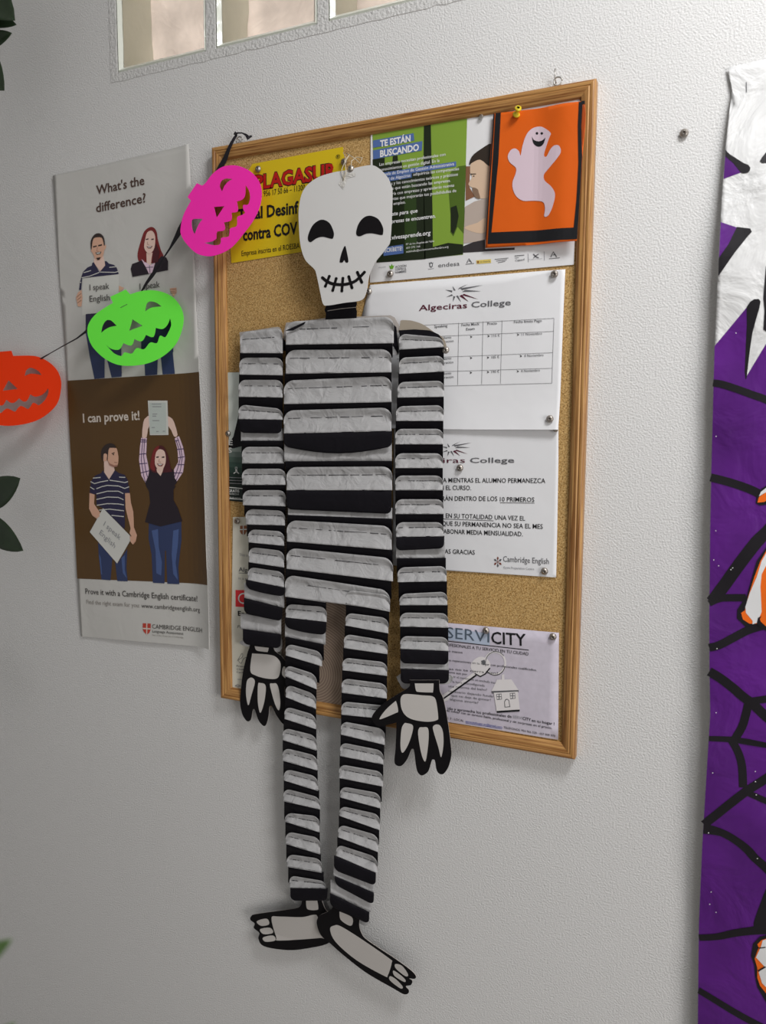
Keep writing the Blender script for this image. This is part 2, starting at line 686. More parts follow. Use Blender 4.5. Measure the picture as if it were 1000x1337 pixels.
for i, (x0, x1) in enumerate(blocks):
    e = empty('glass_block', ((x0 + x1) / 2, 0.0, BZ0), 'rose tinted glass block in the wall, ' + NAMES[i], 'glass block', 'glass blocks in the wall')
    r = 0.006
    # shell with rim
    bm = bmesh.new()
    o4 = [(x0, BZ0), (x1, BZ0), (x1, BZ1), (x0, BZ1)]
    k = 0.010
    i4 = [(x0 + k, BZ0 + k), (x1 - k, BZ0 + k), (x1 - k, BZ1 - k), (x0 + k, BZ1 - k)]
    rows = [[(x, 0.004, z) for x, z in o4], [(x, -0.0005, z) for x, z in [(a + (b[0] - a) * .35, c + (b[1] - c) * .35) for (a, c), b in zip(o4, i4)]],
            [(x, 0.006, z) for x, z in i4], [(x, 0.082, z) for x, z in i4]]
    vv = [bm.verts.new(p) for row in rows for p in row]
    for a in range(3):
        for j in range(4):
            bm.faces.new((vv[a * 4 + j], vv[a * 4 + (j + 1) % 4], vv[(a + 1) * 4 + (j + 1) % 4], vv[(a + 1) * 4 + j]))
    me = bpy.data.meshes.new('shell')
    bm.to_mesh(me)
    bm.free()
    link('shell', me, M_GEDGE, e)
    # wavy back pane
    N = 14
    vs2, fs2 = [], []
    for a in range(N + 1):
        for b in range(N + 1):
            x = x0 + k + (x1 - x0 - 2 * k) * a / N
            z = BZ0 + k + (BZ1 - BZ0 - 2 * k) * b / N
            vs2.append((x, 0.078 + 0.006 * noise.noise(Vector((x * 22, z * 22, i * 3.1))), z))
    for a in range(N):
        for b in range(N):
            q = a * (N + 1) + b
            fs2.append((q, q + N + 1, q + N + 2, q + 1))
    link('back_pane', mesh_from('back_pane', vs2, fs2), M_GBACK, e, smooth=True)
    vs3, fs3 = [], []
    for a in range(N + 1):
        for b in range(N + 1):
            x = x0 + k + (x1 - x0 - 2 * k) * a / N
            z = BZ0 + k + (BZ1 - BZ0 - 2 * k) * b / N
            vs3.append((x, 0.005 + 0.0012 * noise.noise(Vector((x * 30, z * 30, i * 5.7))), z))
    link('front_pane', mesh_from('front_pane', vs3, fs2), M_GLASS, e, smooth=True)

# ================================================================== CORK BOARD
BH, FWD = 0.908, 0.0205
board = empty('cork_board', (0.3, 0, 0), 'large cork notice board in a reddish pine frame hung on the wall', 'notice board')
link('cork_panel', box_mesh('cork_panel', FWD - 0.004, 0.6 - FWD + 0.004, -0.008, -0.001, FWD - 0.004, BH - FWD + 0.004), cork_mat(), board)
W_L, W_D = A(200, 152, 92, 232), A(128, 80, 38, 232)
M_WH, M_WV = wood('pine_grain_across', 'x', W_L, W_D), wood('pine_grain_upright', 'z', W_L, W_D)
prof = [(0.0, 0.001), (0.0, 0.0145), (0.0012, 0.0168), (0.0035, 0.018), (0.0062, 0.0176), (0.0075, 0.0164), (0.009, 0.0173), (0.0145, 0.0158),
        (0.0182, 0.0135), (0.0200, 0.0108), (FWD, 0.0075), (FWD, 0.001)]


def rail(a, b, inward, m):
    verts, faces = [], []
    a, b, inward = Vector(a), Vector(b), Vector(inward)
    t = (b - a).normalized()
    for w, d in prof:
        verts.append((a + inward * w + t * w)[:])
        verts[-1] = (verts[-1][0], -d, verts[-1][2])
        q = b + inward * w - t * w
        verts.append((q.x, -d, q.z))
    n = len(prof)
    for i in range(n):
        j = (i + 1) % n
        faces.append((i * 2, i * 2 + 1, j * 2 + 1, j * 2))
    faces.append(tuple(range(0, 2 * n, 2)))
    faces.append(tuple(range(1, 2 * n, 2))[::-1])
    me = mesh_from('frame_rail', verts, faces)
    bm = bmesh.new()
    bm.from_mesh(me)
    bmesh.ops.recalc_face_normals(bm, faces=bm.faces[:])
    bm.to_mesh(me)
    bm.free()
    link('frame_rail', me, m, board)


rail((0, 0, BH), (0.6, 0, BH), (0, 0, -1), M_WH)
rail((0, 0, 0), (0.6, 0, 0), (0, 0, 1), M_WH)
rail((0, 0, 0), (0, 0, BH), (1, 0, 0), M_WV)
rail((0.6, 0, 0), (0.6, 0, BH), (-1, 0, 0), M_WV)


# wall hooks the board hangs from
def hook(px, py, label, tall):
    x, z = P(px, py, 0.006)
    h = tag(bpy.data.objects.new('wall_hook', None), label, 'hook', 'hooks above the cork board')
    h.location = (x, 0, z)
    COL.objects.link(h)
    tube('shank', [(x, 0.004, z), (x, -0.008, z), (x, -0.010, z + tall * .3), (x, -0.010, z + tall)], 0.0009, M_STEEL, h)
    tube('ring', [(x + 0.004 + 0.0055 * math.cos(a), -0.009, z - 0.003 + 0.0055 * math.sin(a)) for a in [i * math.pi / 6 for i in range(13)]], 0.0011, M_STEEL, h, seg=6)


hook(725, 105, 'thin steel hook above the right end of the board frame', 0.013)
hook(311, 182, 'small steel hook above the left corner of the board frame, tied with black ribbon', 0.006)

# ================================================================== PAPERS ON THE BOARD
# ---- grey ringed sheet behind the legs
Sheet('grey_sheet', [(362, 640), (497, 632), (499, 929), (364, 917)], 0.0090, moire_mat(),
      'grey brown sheet with fine curved rings, mostly hidden behind the striped legs', 'sheet of paper')

# ---- yellow pest control notice
M_YEL = mat('yellow_card', A(192, 166, 22, 200), 0.4, 0.35)
Y = Z(300, 180, .18)
yel = Sheet('yellow_notice', [(329.5, 214), (447.6, 191.7), (462, 318), (302, 343.5), (299, 290), (300, 262)], 0.0092, M_YEL,
            'yellow pest control notice with red heading at the top left of the board', 'notice')
M_RED = mat('red_ink', A(160, 26, 22, 200), 0.5, 0.2)
t = yel.part('heading', 'red heading with dark outline')
t.text('PLAGASUR', *Y((184, 378), (776, 287)), 18.5, M_BLACK, 1, weight=0.06)
t.text('PLAGASUR', *Y((186, 376), (774, 286)), 18.0, M_RED, 3, weight=0.032)
t.text('®', *Y((770, 155), (802, 150)), 5.5, M_BLACK, 2)
t.done()
t = yel.part('body_text')
t.text('f: 956 17 50 66 – 11300', *Y((222, 430), (548, 378)), 7.5, M_BLACK)
t.done()
t = yel.part('slogan')
t.text('Total Desinf', *Y((62, 603), (500, 545)), 15.0, M_BLACK, weight=0.028)
t.text('contra COV', *Y((98, 747), (492, 695)), 15.0, M_BLACK, weight=0.028)
t.done()
t = yel.part('small_print')
t.text('Empresa inscrita en el ROESBA', *Y((88, 858), (508, 800)), 7.0, M_BLACK)
t.done()

# ---- job training poster
J = Z(480, 150, .14)
J2 = Z(480, 250, .14)
G = Z(600, 120, .18)
G2 = Z(600, 300, .18)
job = Sheet('job_poster', [(484, 170), (757.5, 126), (749, 345.5), (483, 369)], 0.0096, mat('glossy_white_poster', (0.78, 0.775, 0.78), 0.3, 0.45),
            'green and white job training poster with a man in profile, top of the board', 'poster')
C = lambda n, r, g, b, ref=205: mat(n, A(r, g, b, ref), 0.32, 0.4)
p = job.part('printed_picture')
GRN, GDK, GMD = C('leaf_green_print', 116, 144, 52), C('near_black_green_print', 26, 34, 18), C('dark_olive_print', 70, 92, 30)
p.poly(J((45, 180), (928, 30), (905, 850)) + J2((890, 590), (85, 665)), GRN, 0)
p.poly(J((525, 95), (590, 85), (605, 850)) + J2((610, 620), (530, 630)) + J((520, 560)), GDK, 1)
p.poly(J((48, 415), (160, 400), (160, 470), (230, 460), (235, 385), (280, 380), (285, 440), (320, 440), (330, 560), (520, 520), (530, 850)) + J2((540, 632), (85, 665), (60, 400)), GDK, 1)
p.poly(J((340, 640), (450, 620), (455, 850)) + J2((460, 560), (350, 580)), C('shaded_green_print', 40, 58, 24), 2)
p.poly(J((750, 600), (780, 530), (850, 480), (918, 470), (905, 850)) + J2((900, 400), (840, 330), (800, 420), (770, 380), (790, 300), (770, 180), (760, 60)), GMD, 1)
p.poly(J2((775, 150), (830, 130), (850, 230), (830, 330), (800, 400), (775, 370)), GDK, 2)
p.poly(J2((600, 520), (750, 480), (890, 495), (890, 585), (610, 620)), GDK, 2)
p.poly(G((45, 540), (78, 540), (72, 690), (110, 760), (45, 790)), C('auburn_hair_print', 118, 82, 60), 1)
p.poly(G((25, 1120), (100, 1090), (185, 1060), (185, 1140), (400, 1130), (400, 1146), (0, 1168), (0, 1120)), C('charcoal_print', 48, 44, 46), 1)
p.done()
p = job.part('printed_man')
p.poly(G((40, 835), (110, 795), (200, 770), (240, 760), (240, 1060), (100, 1090), (28, 1100)), C('taupe_print', 166, 152, 142), 2)
p.poly(G((85, 515), (150, 490), (235, 500), (235, 740), (150, 775), (118, 765), (95, 725), (100, 700), (64, 672), (92, 618), (78, 585)), C('skin_print_sepia', 192, 166, 142), 3, smooth=3)
p.poly(G((70, 530), (90, 470), (150, 420), (240, 378), (240, 520), (215, 540), (150, 492), (88, 518)), C('dark_hair_print', 46, 38, 32), 4, smooth=3)
p.poly(G((95, 695), (130, 705), (140, 730), (150, 775), (118, 768), (100, 735)), C('beard_print', 120, 98, 80), 4, smooth=3)
p.line(G((80, 598), (120, 596)), 1.2, C('dark_hair_print', 0, 0, 0), 4)
p.disc(G((104, 612))[0], 0.9, C('dark_hair_print', 0, 0, 0), 4)
p.poly(G((35, 985), (130, 950), (190, 915), (190, 1015), (120, 1022)), C('skin_print_sepia', 0, 0, 0), 3, smooth=3)
p.done()
M_BLUE = C('slate_blue_print', 74, 98, 150)
M_WHT = mat('white_ink', (0.80, 0.80, 0.80), 0.4, 0.3)
p = job.part('heading', 'white heading on slate blue bars')
p.poly(J((52, 240), (430, 172), (436, 240), (52, 308)), M_BLUE, 3)
p.poly(J((52, 332), (512, 246), (506, 334), (54, 416)), M_BLUE, 3)
p.text('TE ESTÁN', *J((118, 300), (402, 250)), 8.2, M_WHT, 5, weight=0.035)
p.text('BUSCANDO', *J((118, 395), (480, 333)), 8.4, M_WHT, 5, weight=0.035)
p.done()
p = job.part('body_text')
p.poly(J((110, 545), (826, 436), (826, 482), (112, 588)), M_BLUE, 3)
p.poly(J((115, 595), (412, 545), (412, 585), (117, 635)), M_BLUE, 3)
for s, a, b, c in (
        ('Las empresas necesitan profesionales con', (112, 478), (728, 382), 4.0),
        ('conocimientos en gestión digital. En la', (112, 528), (672, 440), 4.0),
        ('Escuela de Empleo de Gestión Administrativa', (112, 575), (808, 472), 4.1),
        ('Digital de Algeciras', (112, 626), (400, 578), 4.1),
        ('adquirirás las competencias', (428, 570), (853, 516), 4.0),
        ('s y los conocimientos teóricos y prácticos', (222, 655), (843, 568), 4.0),
        ('s que están buscando las empresas.', (232, 700), (775, 626), 4.0),
        ('ría con empresas y aprenderás nuevas', (232, 750), (808, 670), 4.0),
        ('ntas que mejorarán tus posibilidades de', (232, 797), (828, 720), 4.0),
        ('empleo.', (243, 843), (356, 827), 4.0)):
    p.text(s, *J(a, b), c, M_WHT, 5, weight=0.006)
p.done()
p = job.part('web_address')
for s, a, b, c in (('ate para que', (226, 228), (468, 196), 5.0), ('presas te encuentren.', (222, 298), (636, 246), 5.0),
                   ('.vivesaprende.org', (216, 452), (590, 404), 5.6)):
    p.text(s, *J2(a, b), c, M_WHT, 5, weight=0.018, shear=0.12)
p.done()
p = job.part('contact_lines')
p.poly(J2((150, 524), (333, 494), (336, 578), (150, 602)), M_BLUE, 3)
p.text('SCRÍBETE!', *J2((160, 570), (326, 549)), 5.2, M_WHT, 5, weight=0.012)
p.text('Mª de los Ángeles del Valle', *J2((360, 503), (622, 472)), 2.6, M_WHT, 5)
p.text('659 375 166', *J2((362, 537), (492, 521)), 2.6, M_WHT, 5)
p.text('mdelvalle@accioncontraelhambre.org', *J2((362, 572), (755, 525)), 2.6, M_WHT, 5)
p.done()
p = job.part('charity_logo')
p.text('Organiza', *J2((105, 716), (170, 707)), 1.8, M_FAINT)
p.poly(J2((200, 690), (215, 698), (226, 676), (236, 694), (250, 688), (236, 724), (212, 724)), C('logo_green_print', 96, 150, 40), 1)
for s, a, b in (('ACCIÓN', (258, 713), (362, 702)), ('CONTRA EL', (258, 738), (362, 729)), ('HAMBRE', (258, 766), (362, 754))):
    p.text(s, *J2(a, b), 2.9, M_GREYINK, weight=0.01)
p.done()
p = job.part('crest')
p.poly(J2((572, 660), (583, 668), (592, 655), (602, 668), (612, 660), (606, 700), (593, 712), (578, 700)), M_GREYINK, 1)
p.poly(J2((584, 676), (602, 674), (598, 698), (586, 699)), M_WHT, 2)
p.line(J2((565, 724), (620, 718)), 0.6, M_FAINT)
p.done()
p = job.part('company_logo')
p.text('endesa', *J2((660, 708), (858, 690)), 5.4, M_GREYINK)
for a0, b0, kk in ((48, 240, 1.0), (655, 198, 1.25)):
    q = lambda *pp: G2(*[(a0 + x * kk, b0 + y * kk) for x, y in pp])
    p.done()
    p = job.part('letter_logo')
    p.line(q((6, 0), (20, -30), (40, 0)), 1.3, M_GREYINK)
    p.line(q((18, -12), (32, -14)), 0.9, M_GREYINK)
    p.line(q((-4, 10), (58, 4)), 0.7, M_GREYINK)
p.done()
p = job.part('flag_logo')
p.poly(G2((122, 222), (228, 213), (229, 240), (125, 248)), C('flag_yellow_print', 200, 178, 90), 1)
p.text('de España', *G2((150, 238), (222, 232)), 1.8, M_GREYINK)
p.poly(G2((128, 228), (142, 227), (142, 242), (129, 243)), C('crest_brown_print', 130, 80, 50), 2)
p.done()
p = job.part('ministry_logo')
for yy in (0, 12, 24):
    p.line(G2((255 + yy, 215 + yy), (355 - yy, 205 + yy)), 0.7, M_GREYINK)
p.done()
p = job.part('bank_logo')
p.line(G2((400, 190), (470, 184)), 0.9, M_GREYINK)
p.line(G2((400, 205), (430, 202)), 0.6, M_GREYINK)
p.text('Cajasol', *G2((405, 230), (470, 222)), 2.6, M_GREYINK, weight=0.01)
p.done()
p = job.part('foundation_logo')
p.line(G2((497, 172), (500, 236)), 0.6, M_FAINT)
p.line(G2((614, 158), (616, 222)), 0.6, M_FAINT)
p.line(G2((535, 176), (555, 196), (574, 204)), 1.4, M_GREYINK, smooth=3)
p.line(G2((574, 176), (553, 190), (537, 206)), 1.0, M_GREYINK, smooth=3)
p.text('Fundación Caixa', *G2((505, 220), (598, 212)), 1.5, M_FAINT)
p.done()

# ---- Algeciras College letters
PG1 = Z(460, 350, .3)
T1 = Z(560, 400, .19)


def curl1(x, z):
    zb = P(700, 556, 0.012)[1]
    t = max(0.0, 1 - (z - zb) / 0.05)
    u = max(0.0, min(1.0, (x - 0.42) / 0.14))
    return 0.0012 + 0.006 * t * t * (0.5 + 0.5 * u) + 0.0006 * math.sin(x * 38 + z * 11)


def star_logo(p, q, m1, m2):
    sp = [((568, 74), (478, 96), (470, 88)), ((562, 101), (478, 104), (492, 95)), ((548, 136), (478, 118), (486, 112)), ((507, 147), (466, 122), (476, 116)),
          ((474, 149), (452, 122), (460, 119)), ((438, 147), (440, 122), (449, 124)), ((408, 127), (434, 114), (438, 120)), ((404, 94), (434, 106), (436, 98)),
          ((436, 78), (442, 98), (450, 97)), ((505, 69), (460, 94), (466, 86))]
    for i, s in enumerate(sp):
        p.poly(q(*s), m2 if i in (2, 3) else m1, 1)


M_MAROON = mat('maroon_ink', (0.10, 0.012, 0.03), 0.6, 0.2)
pg2 = Sheet('course_letter', [(514, 553), (729, 555), (729, 600), (726, 754), (583, 745), (512, 738)], 0.0092, M_PAPER,
            'white letter with capital text about fees, pinned below the price table page', 'letter', curl=lambda x, z: 0.0008 + 0.0008 * math.sin(x * 30) * math.sin(z * 24))
B2 = Z(540, 540, .22)
p = pg2.part('letterhead')
star_logo(p, lambda *pp: [(540 + (a - 450 + (0 if True else 0)) * .24 + 47.5, 540 + (b - 110) * .24 + 46.5) for a, b in pp], M_GREYINK, M_MAROON)
p.text('Algeciras', *B2((-40, 293), (306, 292)), 6.6, M_MAROON)
p.text('College', *B2((335, 292), (598, 291)), 6.6, M_GREYINK, weight=0.012)
p.done()
for grp in ((('IA MIENTRAS EL ALUMNO PERMANEZCA', (170, 408), (782, 412)), ('N EL CURSO.', (160, 452), (342, 454))),
            (('BRÁN DENTRO DE LOS', (152, 516), (497, 519)), ('10 PRIMEROS', (513, 521), (717, 524))),
            (('EN SU TOTALIDAD', (192, 618), (468, 628)), ('UNA VEZ EL', (482, 629), (662, 635)), ('QUE SU PERMANENCIA NO SEA EL MES', (170, 664), (767, 684)), ('ABONAR MEDIA MENSUALIDAD.', (178, 711), (648, 728))),
            (('AS GRACIAS', (186, 830), (364, 837)),)):
    p = pg2.part('paragraph')
    for s, a, b in grp:
        p.text(s, *B2(a, b), 5.9, M_BLACK, weight=0.004)
        if s.startswith('10'):
            p.line(B2((513, 529), (718, 531)), 0.6, M_BLACK)
        if s.startswith('EN SU'):
            p.line(B2((178, 625), (475, 636)), 0.6, M_BLACK)
    p.done()
p = pg2.part('exam_centre_logo')
M_RUST = mat('rust_ink', (0.22, 0.07, 0.05), 0.6, 0.2)
for k in range(6):
    a = math.pi * k / 3 + math.pi / 2
    cx, cy = 500, 880
    q = [(cx + math.cos(a) * r - math.sin(a) * w, cy + (math.sin(a) * r + math.cos(a) * w) * 1.25) for r, w in ((6, 0), (18, 6), (26, 0), (18, -6))]
    p.poly(B2(*q), M_RUST if k % 2 else M_GREYINK, 1)
    p.line(B2((cx, cy), (cx + math.cos(a) * 12, cy + math.sin(a) * 15)), 0.5, M_RUST)
p.text('Cambridge English', *B2((532, 878), (803, 893)), 7.4, M_GREYINK)
p.text('Exam Preparation Centre', *B2((536, 919), (716, 929)), 3.0, M_FAINT)
p.done()

pg1 = Sheet('price_letter', [(483, 372), (738, 351.5), (735, 420), (728.5, 561), (640, 561), (520, 560), (466, 558), (472, 414)], 0.0096, M_PAPER,
            'white letter with a price table, pinned right of the skull', 'letter', curl=curl1)
p = pg1.part('letterhead')
star_logo(p, PG1, M_GREYINK, M_MAROON)
p.text('Algeciras', *PG1((290, 186), (500, 174)), 7.4, M_MAROON, weight=0.01)
p.text('College', *PG1((518, 172), (690, 161)), 7.4, M_GREYINK, weight=0.01)
p.done()
p = pg1.part('price_table')
for a, b in (((-220, 140), (860, 82)), ((-220, 218), (858, 172)), ((-220, 362), (852, 318)), ((-220, 458), (848, 425)), ((-220, 556), (845, 528))):
    p.line(T1(a, b), 0.42, M_GREYINK)
for a, b in (((205, 112), (198, 540)), ((372, 103), (363, 535)), ((503, 97), (492, 532)), ((860, 82), (845, 528))):
    p.line(T1(a, b), 0.42, M_GREYINK)
for s, a, b, c in (('Speaking', (38, 148), (128, 141), 3.6), ('Fecha Mock', (225, 137), (348, 129), 3.4), ('Exam', (257, 166), (315, 161), 3.4),
                   ('Precio', (403, 128), (468, 124), 3.4), ('Fecha límite Pago', (585, 116), (776, 107), 3.4),
                   ('115 €', (433, 212), (488, 208), 3.3), ('11 Noviembre', (637, 202), (778, 194), 3.4), ('105 €', (430, 359), (484, 355), 3.3),
                   ('4 Noviembre', (655, 349), (788, 342), 3.4), ('190 €', (430, 459), (484, 456), 3.3), ('4 Noviembre', (633, 453), (763, 447), 3.4),
                   ('diente', (98, 224), (155, 220), 3.2), ('tración', (98, 250), (170, 245), 3.2), ('diente', (98, 368), (155, 364), 3.2),
                   ('tración', (98, 395), (168, 391), 3.2), ('diente', (98, 470), (155, 466), 3.2), ('tración', (98, 496), (170, 492), 3.2)):
    p.text(s, *T1(a, b), c, M_GREYINK, weight=0.008 if s[0] in 'SFEP' else 0)
for x, y in ((290, 210), (410, 205), (612, 195), (289, 355), (406, 352), (632, 342), (288, 456), (406, 452), (611, 447)):
    p.poly(T1((x - 8, y - 9), (x + 10, y), (x - 8, y + 9), (x - 2, y)), M_BLACK, 1)
p.done()

# ---- home repairs flyer
S8 = Z(540, 780, .22)
SC = Z(580, 810, .16)
SD = Z(580, 880, .16)
M_FLY = mat('grey_lilac_flyer', A(168, 162, 172, 188), 0.55, 0.25, vary=(90, 0.05), bump=(12, 0.15, 0.004))
fly = Sheet('repairs_flyer', S8((-42, 130), (205, 152), (862, 210), (858, 845), (210, 741), (-42, 700)), 0.0092, M_FLY,
            'grey home repairs flyer with a house key ring, at the bottom right of the board', 'flyer', curl=lambda x, z: 0.0006 + 0.0005 * math.sin(x * 25))
p = fly.part('heading')
M_SLATE = mat('slate_ink', (0.10, 0.13, 0.17), 0.5, 0.2)
p.poly(SC((20, 60), (372, 108), (372, 205), (20, 158)), mat('pale_blue_panel', A(150, 160, 176, 188), 0.5, 0.2), 0)
p.text('SERVI', *SC((18, 141), (368, 180)), 14.5, M_SLATE)
p.text('CITY', *SC((385, 187), (668, 208)), 15.5, M_BLACK, weight=0.012)
p.line(SC((20, 168), (690, 242)), 1.0, M_BLACK)
p.text('PROFESIONALES A TU SERVICIO EN TU CIUDAD', *SC((-10, 206), (688, 286)), 4.0, M_BLACK)
p.done()
p = fly.part('body_text')
for s, a, b in (('las manos', (20, 256), (150, 270)), ('las reparaciones en tu hogar con profesionales cualificados.', (30, 331), (756, 414)), ('as no te cierra bien?', (40, 403), (440, 440)),
                ('ome aun por', (38, 430), (190, 448))):
    p.text(s, *SC(a, b), 2.9, M_BLACK)
for s, a, b in (('hacer el cambio de un enchufe inservible?', (36, 24), (497, 92)), ('es la hora desconfigurada', (36, 66), (330, 103)), ('una reforma del baño?', (36, 106), (350, 138)),
                ('necesario dejando fundir', (36, 146), (405, 192)), ('que no deja de gotear?', (60, 182), (382, 221)), ('alguna avería?', (48, 213), (280, 243)),
                ):
    p.text(s, *SD(a, b), 3.0, M_GREYINK)
p.done()
p = fly.part('footer_text')
for s, a, b, w, c in (('ido y aprovecha los profesionales de', (30, 290), (550, 358), .008, 3.7), ('CITY', (640, 372), (706, 386), .012, 4.0), ('en tu hogar !', (714, 388), (900, 417), .008, 3.7),
                      ('de contar con un servicio fiable, profesional y sin sorpresas en el precio.', (20, 305), (880, 449), .004, 3.0), ('l, 3 - LOCAL', (30, 366), (160, 390), 0, 2.8),
                      ('TELÉFONOS: 956 966 520 - 657 909 970', (485, 443), (905, 515), 0, 2.8)):
    p.text(s, *SD(a, b), c, M_BLACK, weight=w)
p.text('SERVI', *SD((560, 359), (636, 371)), 3.8, M_FAINT)
p.text('servicityhogar.es@gmail.com', *SD((175, 394), (472, 441)), 2.8, mat('blue_ink', (0.03, 0.06, 0.35), 0.6, 0.2))
p.line(SD((175, 400), (472, 447)), 0.5, mat('blue_ink', (0, 0, 0)))
p.done()
p = fly.part('printed_key_ring')
M_KEY = mat('pale_metal_print', A(190, 186, 186, 188), 0.5, 0.2)
ring = [SC((415 + 84 * math.cos(a), 348 + 92 * math.sin(a)))[0] for a in [i * 2 * math.pi / 28 for i in range(29)]]
p.line(ring, 2.6, M_KEY, 1)
p.line([(x + .9, y - .3) for x, y in ring[14:26]], 0.9, M_GREYINK, 2)
p.line([(x, y + 1.0) for x, y in ring[1:12]], 0.9, M_BLACK, 2)
p.poly(SC((215, 380), (235, 330), (290, 295), (345, 310), (375, 350), (372, 385), (330, 435), (290, 450), (245, 425)), M_KEY, 1, smooth=4)
p.line(SC((250, 432), (295, 458), (335, 436), (374, 388)), 1.6, M_BLACK, 2)
p.poly(SC((238, 426), (262, 442), (-20, 644), (-40, 628)), M_KEY, 1)
p.line(SC((262, 446), (-20, 648)), 2.0, M_BLACK, 2)
p.poly(SC((300, 330), (330, 320), (340, 360), (315, 365)), M_GREYINK, 2)
p.poly(SD((0, 150), (30, 165), (50, 185), (30, 215), (0, 225)), M_KEY, 2)
p.poly(SD((470, 5), (490, 0), (492, 45), (470, 45)), M_KEY, 2)
p.poly(SD((432, 45), (548, 42), (608, 132), (385, 140)), M_KEY, 2)
p.poly(SD((385, 138), (608, 130), (606, 150), (392, 158)), M_GREYINK, 3)
p.poly(SD((405, 152), (602, 142), (618, 290), (428, 302)), M_KEY, 4)
p.poly(SD((428, 300), (618, 288), (616, 304), (432, 316)), M_BLACK, 4)
for cx, cy in ((450, 184), (560, 177)):
    p.poly(SD((cx - 24, cy - 22), (cx + 18, cy - 26), (cx + 22, cy + 22), (cx - 20, cy + 26)), M_GREYINK, 5)
    for ddx in (-12, 9):
        for ddy in (-11, 11):
            p.poly(SD((cx + ddx - 7, cy + ddy - 8), (cx + ddx + 7, cy + ddy - 9), (cx + ddx + 8, cy + ddy + 7), (cx + ddx - 6, cy + ddy + 8)), M_KEY, 6)
p.poly(SD((493, 272), (490, 225), (500, 205), (515, 200), (530, 212), (540, 268)), M_GREYINK, 5)
p.poly(SD((499, 266), (496, 226), (505, 211), (515, 207), (525, 216), (533, 262)), M_KEY, 6)
p.done()

# ---- two leaflets at the left edge of the board
L1 = Z(280, 470, .172)
lea = Sheet('dark_leaflet', L1((98, 95), (420, 88), (420, 1098), (215, 1080), (35, 1055)), 0.0092, mat('misty_grey_print', A(150, 156, 152, 150), 0.4, 0.3),
            'leaflet fading from pale grey to dark green, behind the left striped arm', 'leaflet')
p = lea.part('printed_picture')
fx = lambda y: 98 + (y - 95) / 960 * -63
steps = [(600, 122, 128, 124), (650, 100, 108, 104), (690, 72, 82, 78), (730, 52, 66, 60), (770, 38, 54, 48), (810, 27, 42, 36), (850, 20, 32, 27), (900, 14, 22, 19), (1060, 0, 0, 0)]
for i in range(len(steps) - 1):
    y0, r, g, b = steps[i]
    y1 = steps[i + 1][0]
    p.poly(L1((fx(y0), y0), (420, y0 + 22), (420, y1 + 40 if i == 7 else y1 + 22), (fx(y1) + (0 if i < 7 else 2), y1)), mat('mist_band_%d' % i, A(r, g, b, 150), 0.4, 0.3), 0)
p.poly(L1((188, 400), (420, 380), (420, 600), (150, 670), (92, 672), (145, 580)), M_BLACK, 1)
p.done()
p = lea.part('lettering')
M_PALE = mat('pale_ink', A(150, 152, 150, 150), 0.5, 0.2)
p.text('E', *L1((108, 645), (140, 646)), 6.6, M_PALE, 3, weight=0.02)
p.text('S', *L1((104, 703), (134, 704)), 6.6, M_PALE, 3, weight=0.02)
p.done()
p = lea.part('small_print')
for k, (y, x1) in enumerate(((890, 400), (912, 400), (935, 400))):
    p.line(L1((92 + k * 12, y), (x1, y + 14)), 0.7, M_FAINT, 2)
p.done()
p = lea.part('white_frame')
for a, b in (((58, 962), (420, 995)), ((50, 1046), (420, 1075)), ((58, 962), (50, 1046))):
    p.line(L1(a, b), 1.2, M_PALE, 2)
p.text('GRATIS', *L1((106, 1002), (190, 1005)), 3.6, M_PALE, 3, weight=0.02)
p.text('MATRÍCULA', *L1((108, 1022), (188, 1025)), 2.2, M_PALE, 3)
p.text('Organiza tu curso', *L1((64, 1040), (200, 1052)), 1.6, M_PALE, 3)
p.done()
p = lea.part('figure_mark')
p.line(L1((165, 815), (168, 850)), [2.0, 3.2], M_PALE, 2)
p.disc(L1((166, 820))[0], 1.6, M_PALE, 2)
p.line(L1((146, 862), (166, 848), (188, 862)), 1.3, M_PALE, 2)
p.done()

CE = Z(270, 660, .2245)
cer = Sheet('exam_certificate', CE((152, 68), (430, 62), (436, 1140), (195, 1112), (138, 1100)), 0.0092, mat('cream_certificate', A(150, 148, 138, 150), 0.5, 0.25),
            'cream certificate with a red letter square, pinned behind the left striped forearm', 'certificate')
p = cer.part('lettering')
p.text('This is to', *CE((190, 293), (262, 300)), 3.4, M_FAINT)
p.text('Algeciras', *CE((186, 383), (330, 392)), 5.6, M_GREYINK, weight=0.008)
p.line(CE((186, 392), (330, 401)), 0.6, M_GREYINK)
p.text('is a pre', *CE((186, 429), (256, 434)), 3.2, M_FAINT)
p.done()
p = cer.part('name_lines')
p.text('English', *CE((182, 640), (300, 650)), 6.2, M_BLACK, weight=0.02)
p.text('Francisco', *CE((178, 712), (300, 722)), 3.6, M_GREYINK, shear=0.2)
p.done()
p = cer.part('signature_block')
for k in range(3):
    p.text(('Francisco', 'Chief Exec', 'Cambridge')[k], *CE((175, 938 + k * 18), (255, 942 + k * 18)), 2.4, M_GREYINK)
p.line(CE((178, 1010), (250, 1014)), 0.7, M_FAINT)
p.line(CE((165, 1048), (180, 1040), (196, 1048), (182, 1056), (165, 1048), (230, 1052)), 0.7, M_FAINT)
p.line(CE((178, 905), (205, 860), (208, 880), (185, 900), (200, 918), (215, 890), (240, 880)), 0.5, M_GREYINK, smooth=4)
p.done()
p = cer.part('crest', 'brown quartered crest')
p.poly(CE((194, 118), (233, 116), (233, 150), (224, 166), (213, 172), (200, 164), (193, 150)), mat('crest_brown_print', (0, 0, 0)), 1)
p.line(CE((213, 117), (213, 172)), 1.2, M_PALE, 2)
p.line(CE((193, 140), (234, 138)), 1.2, M_PALE, 2)
p.done()
p = cer.part('letter_square', 'red square with a white letter')
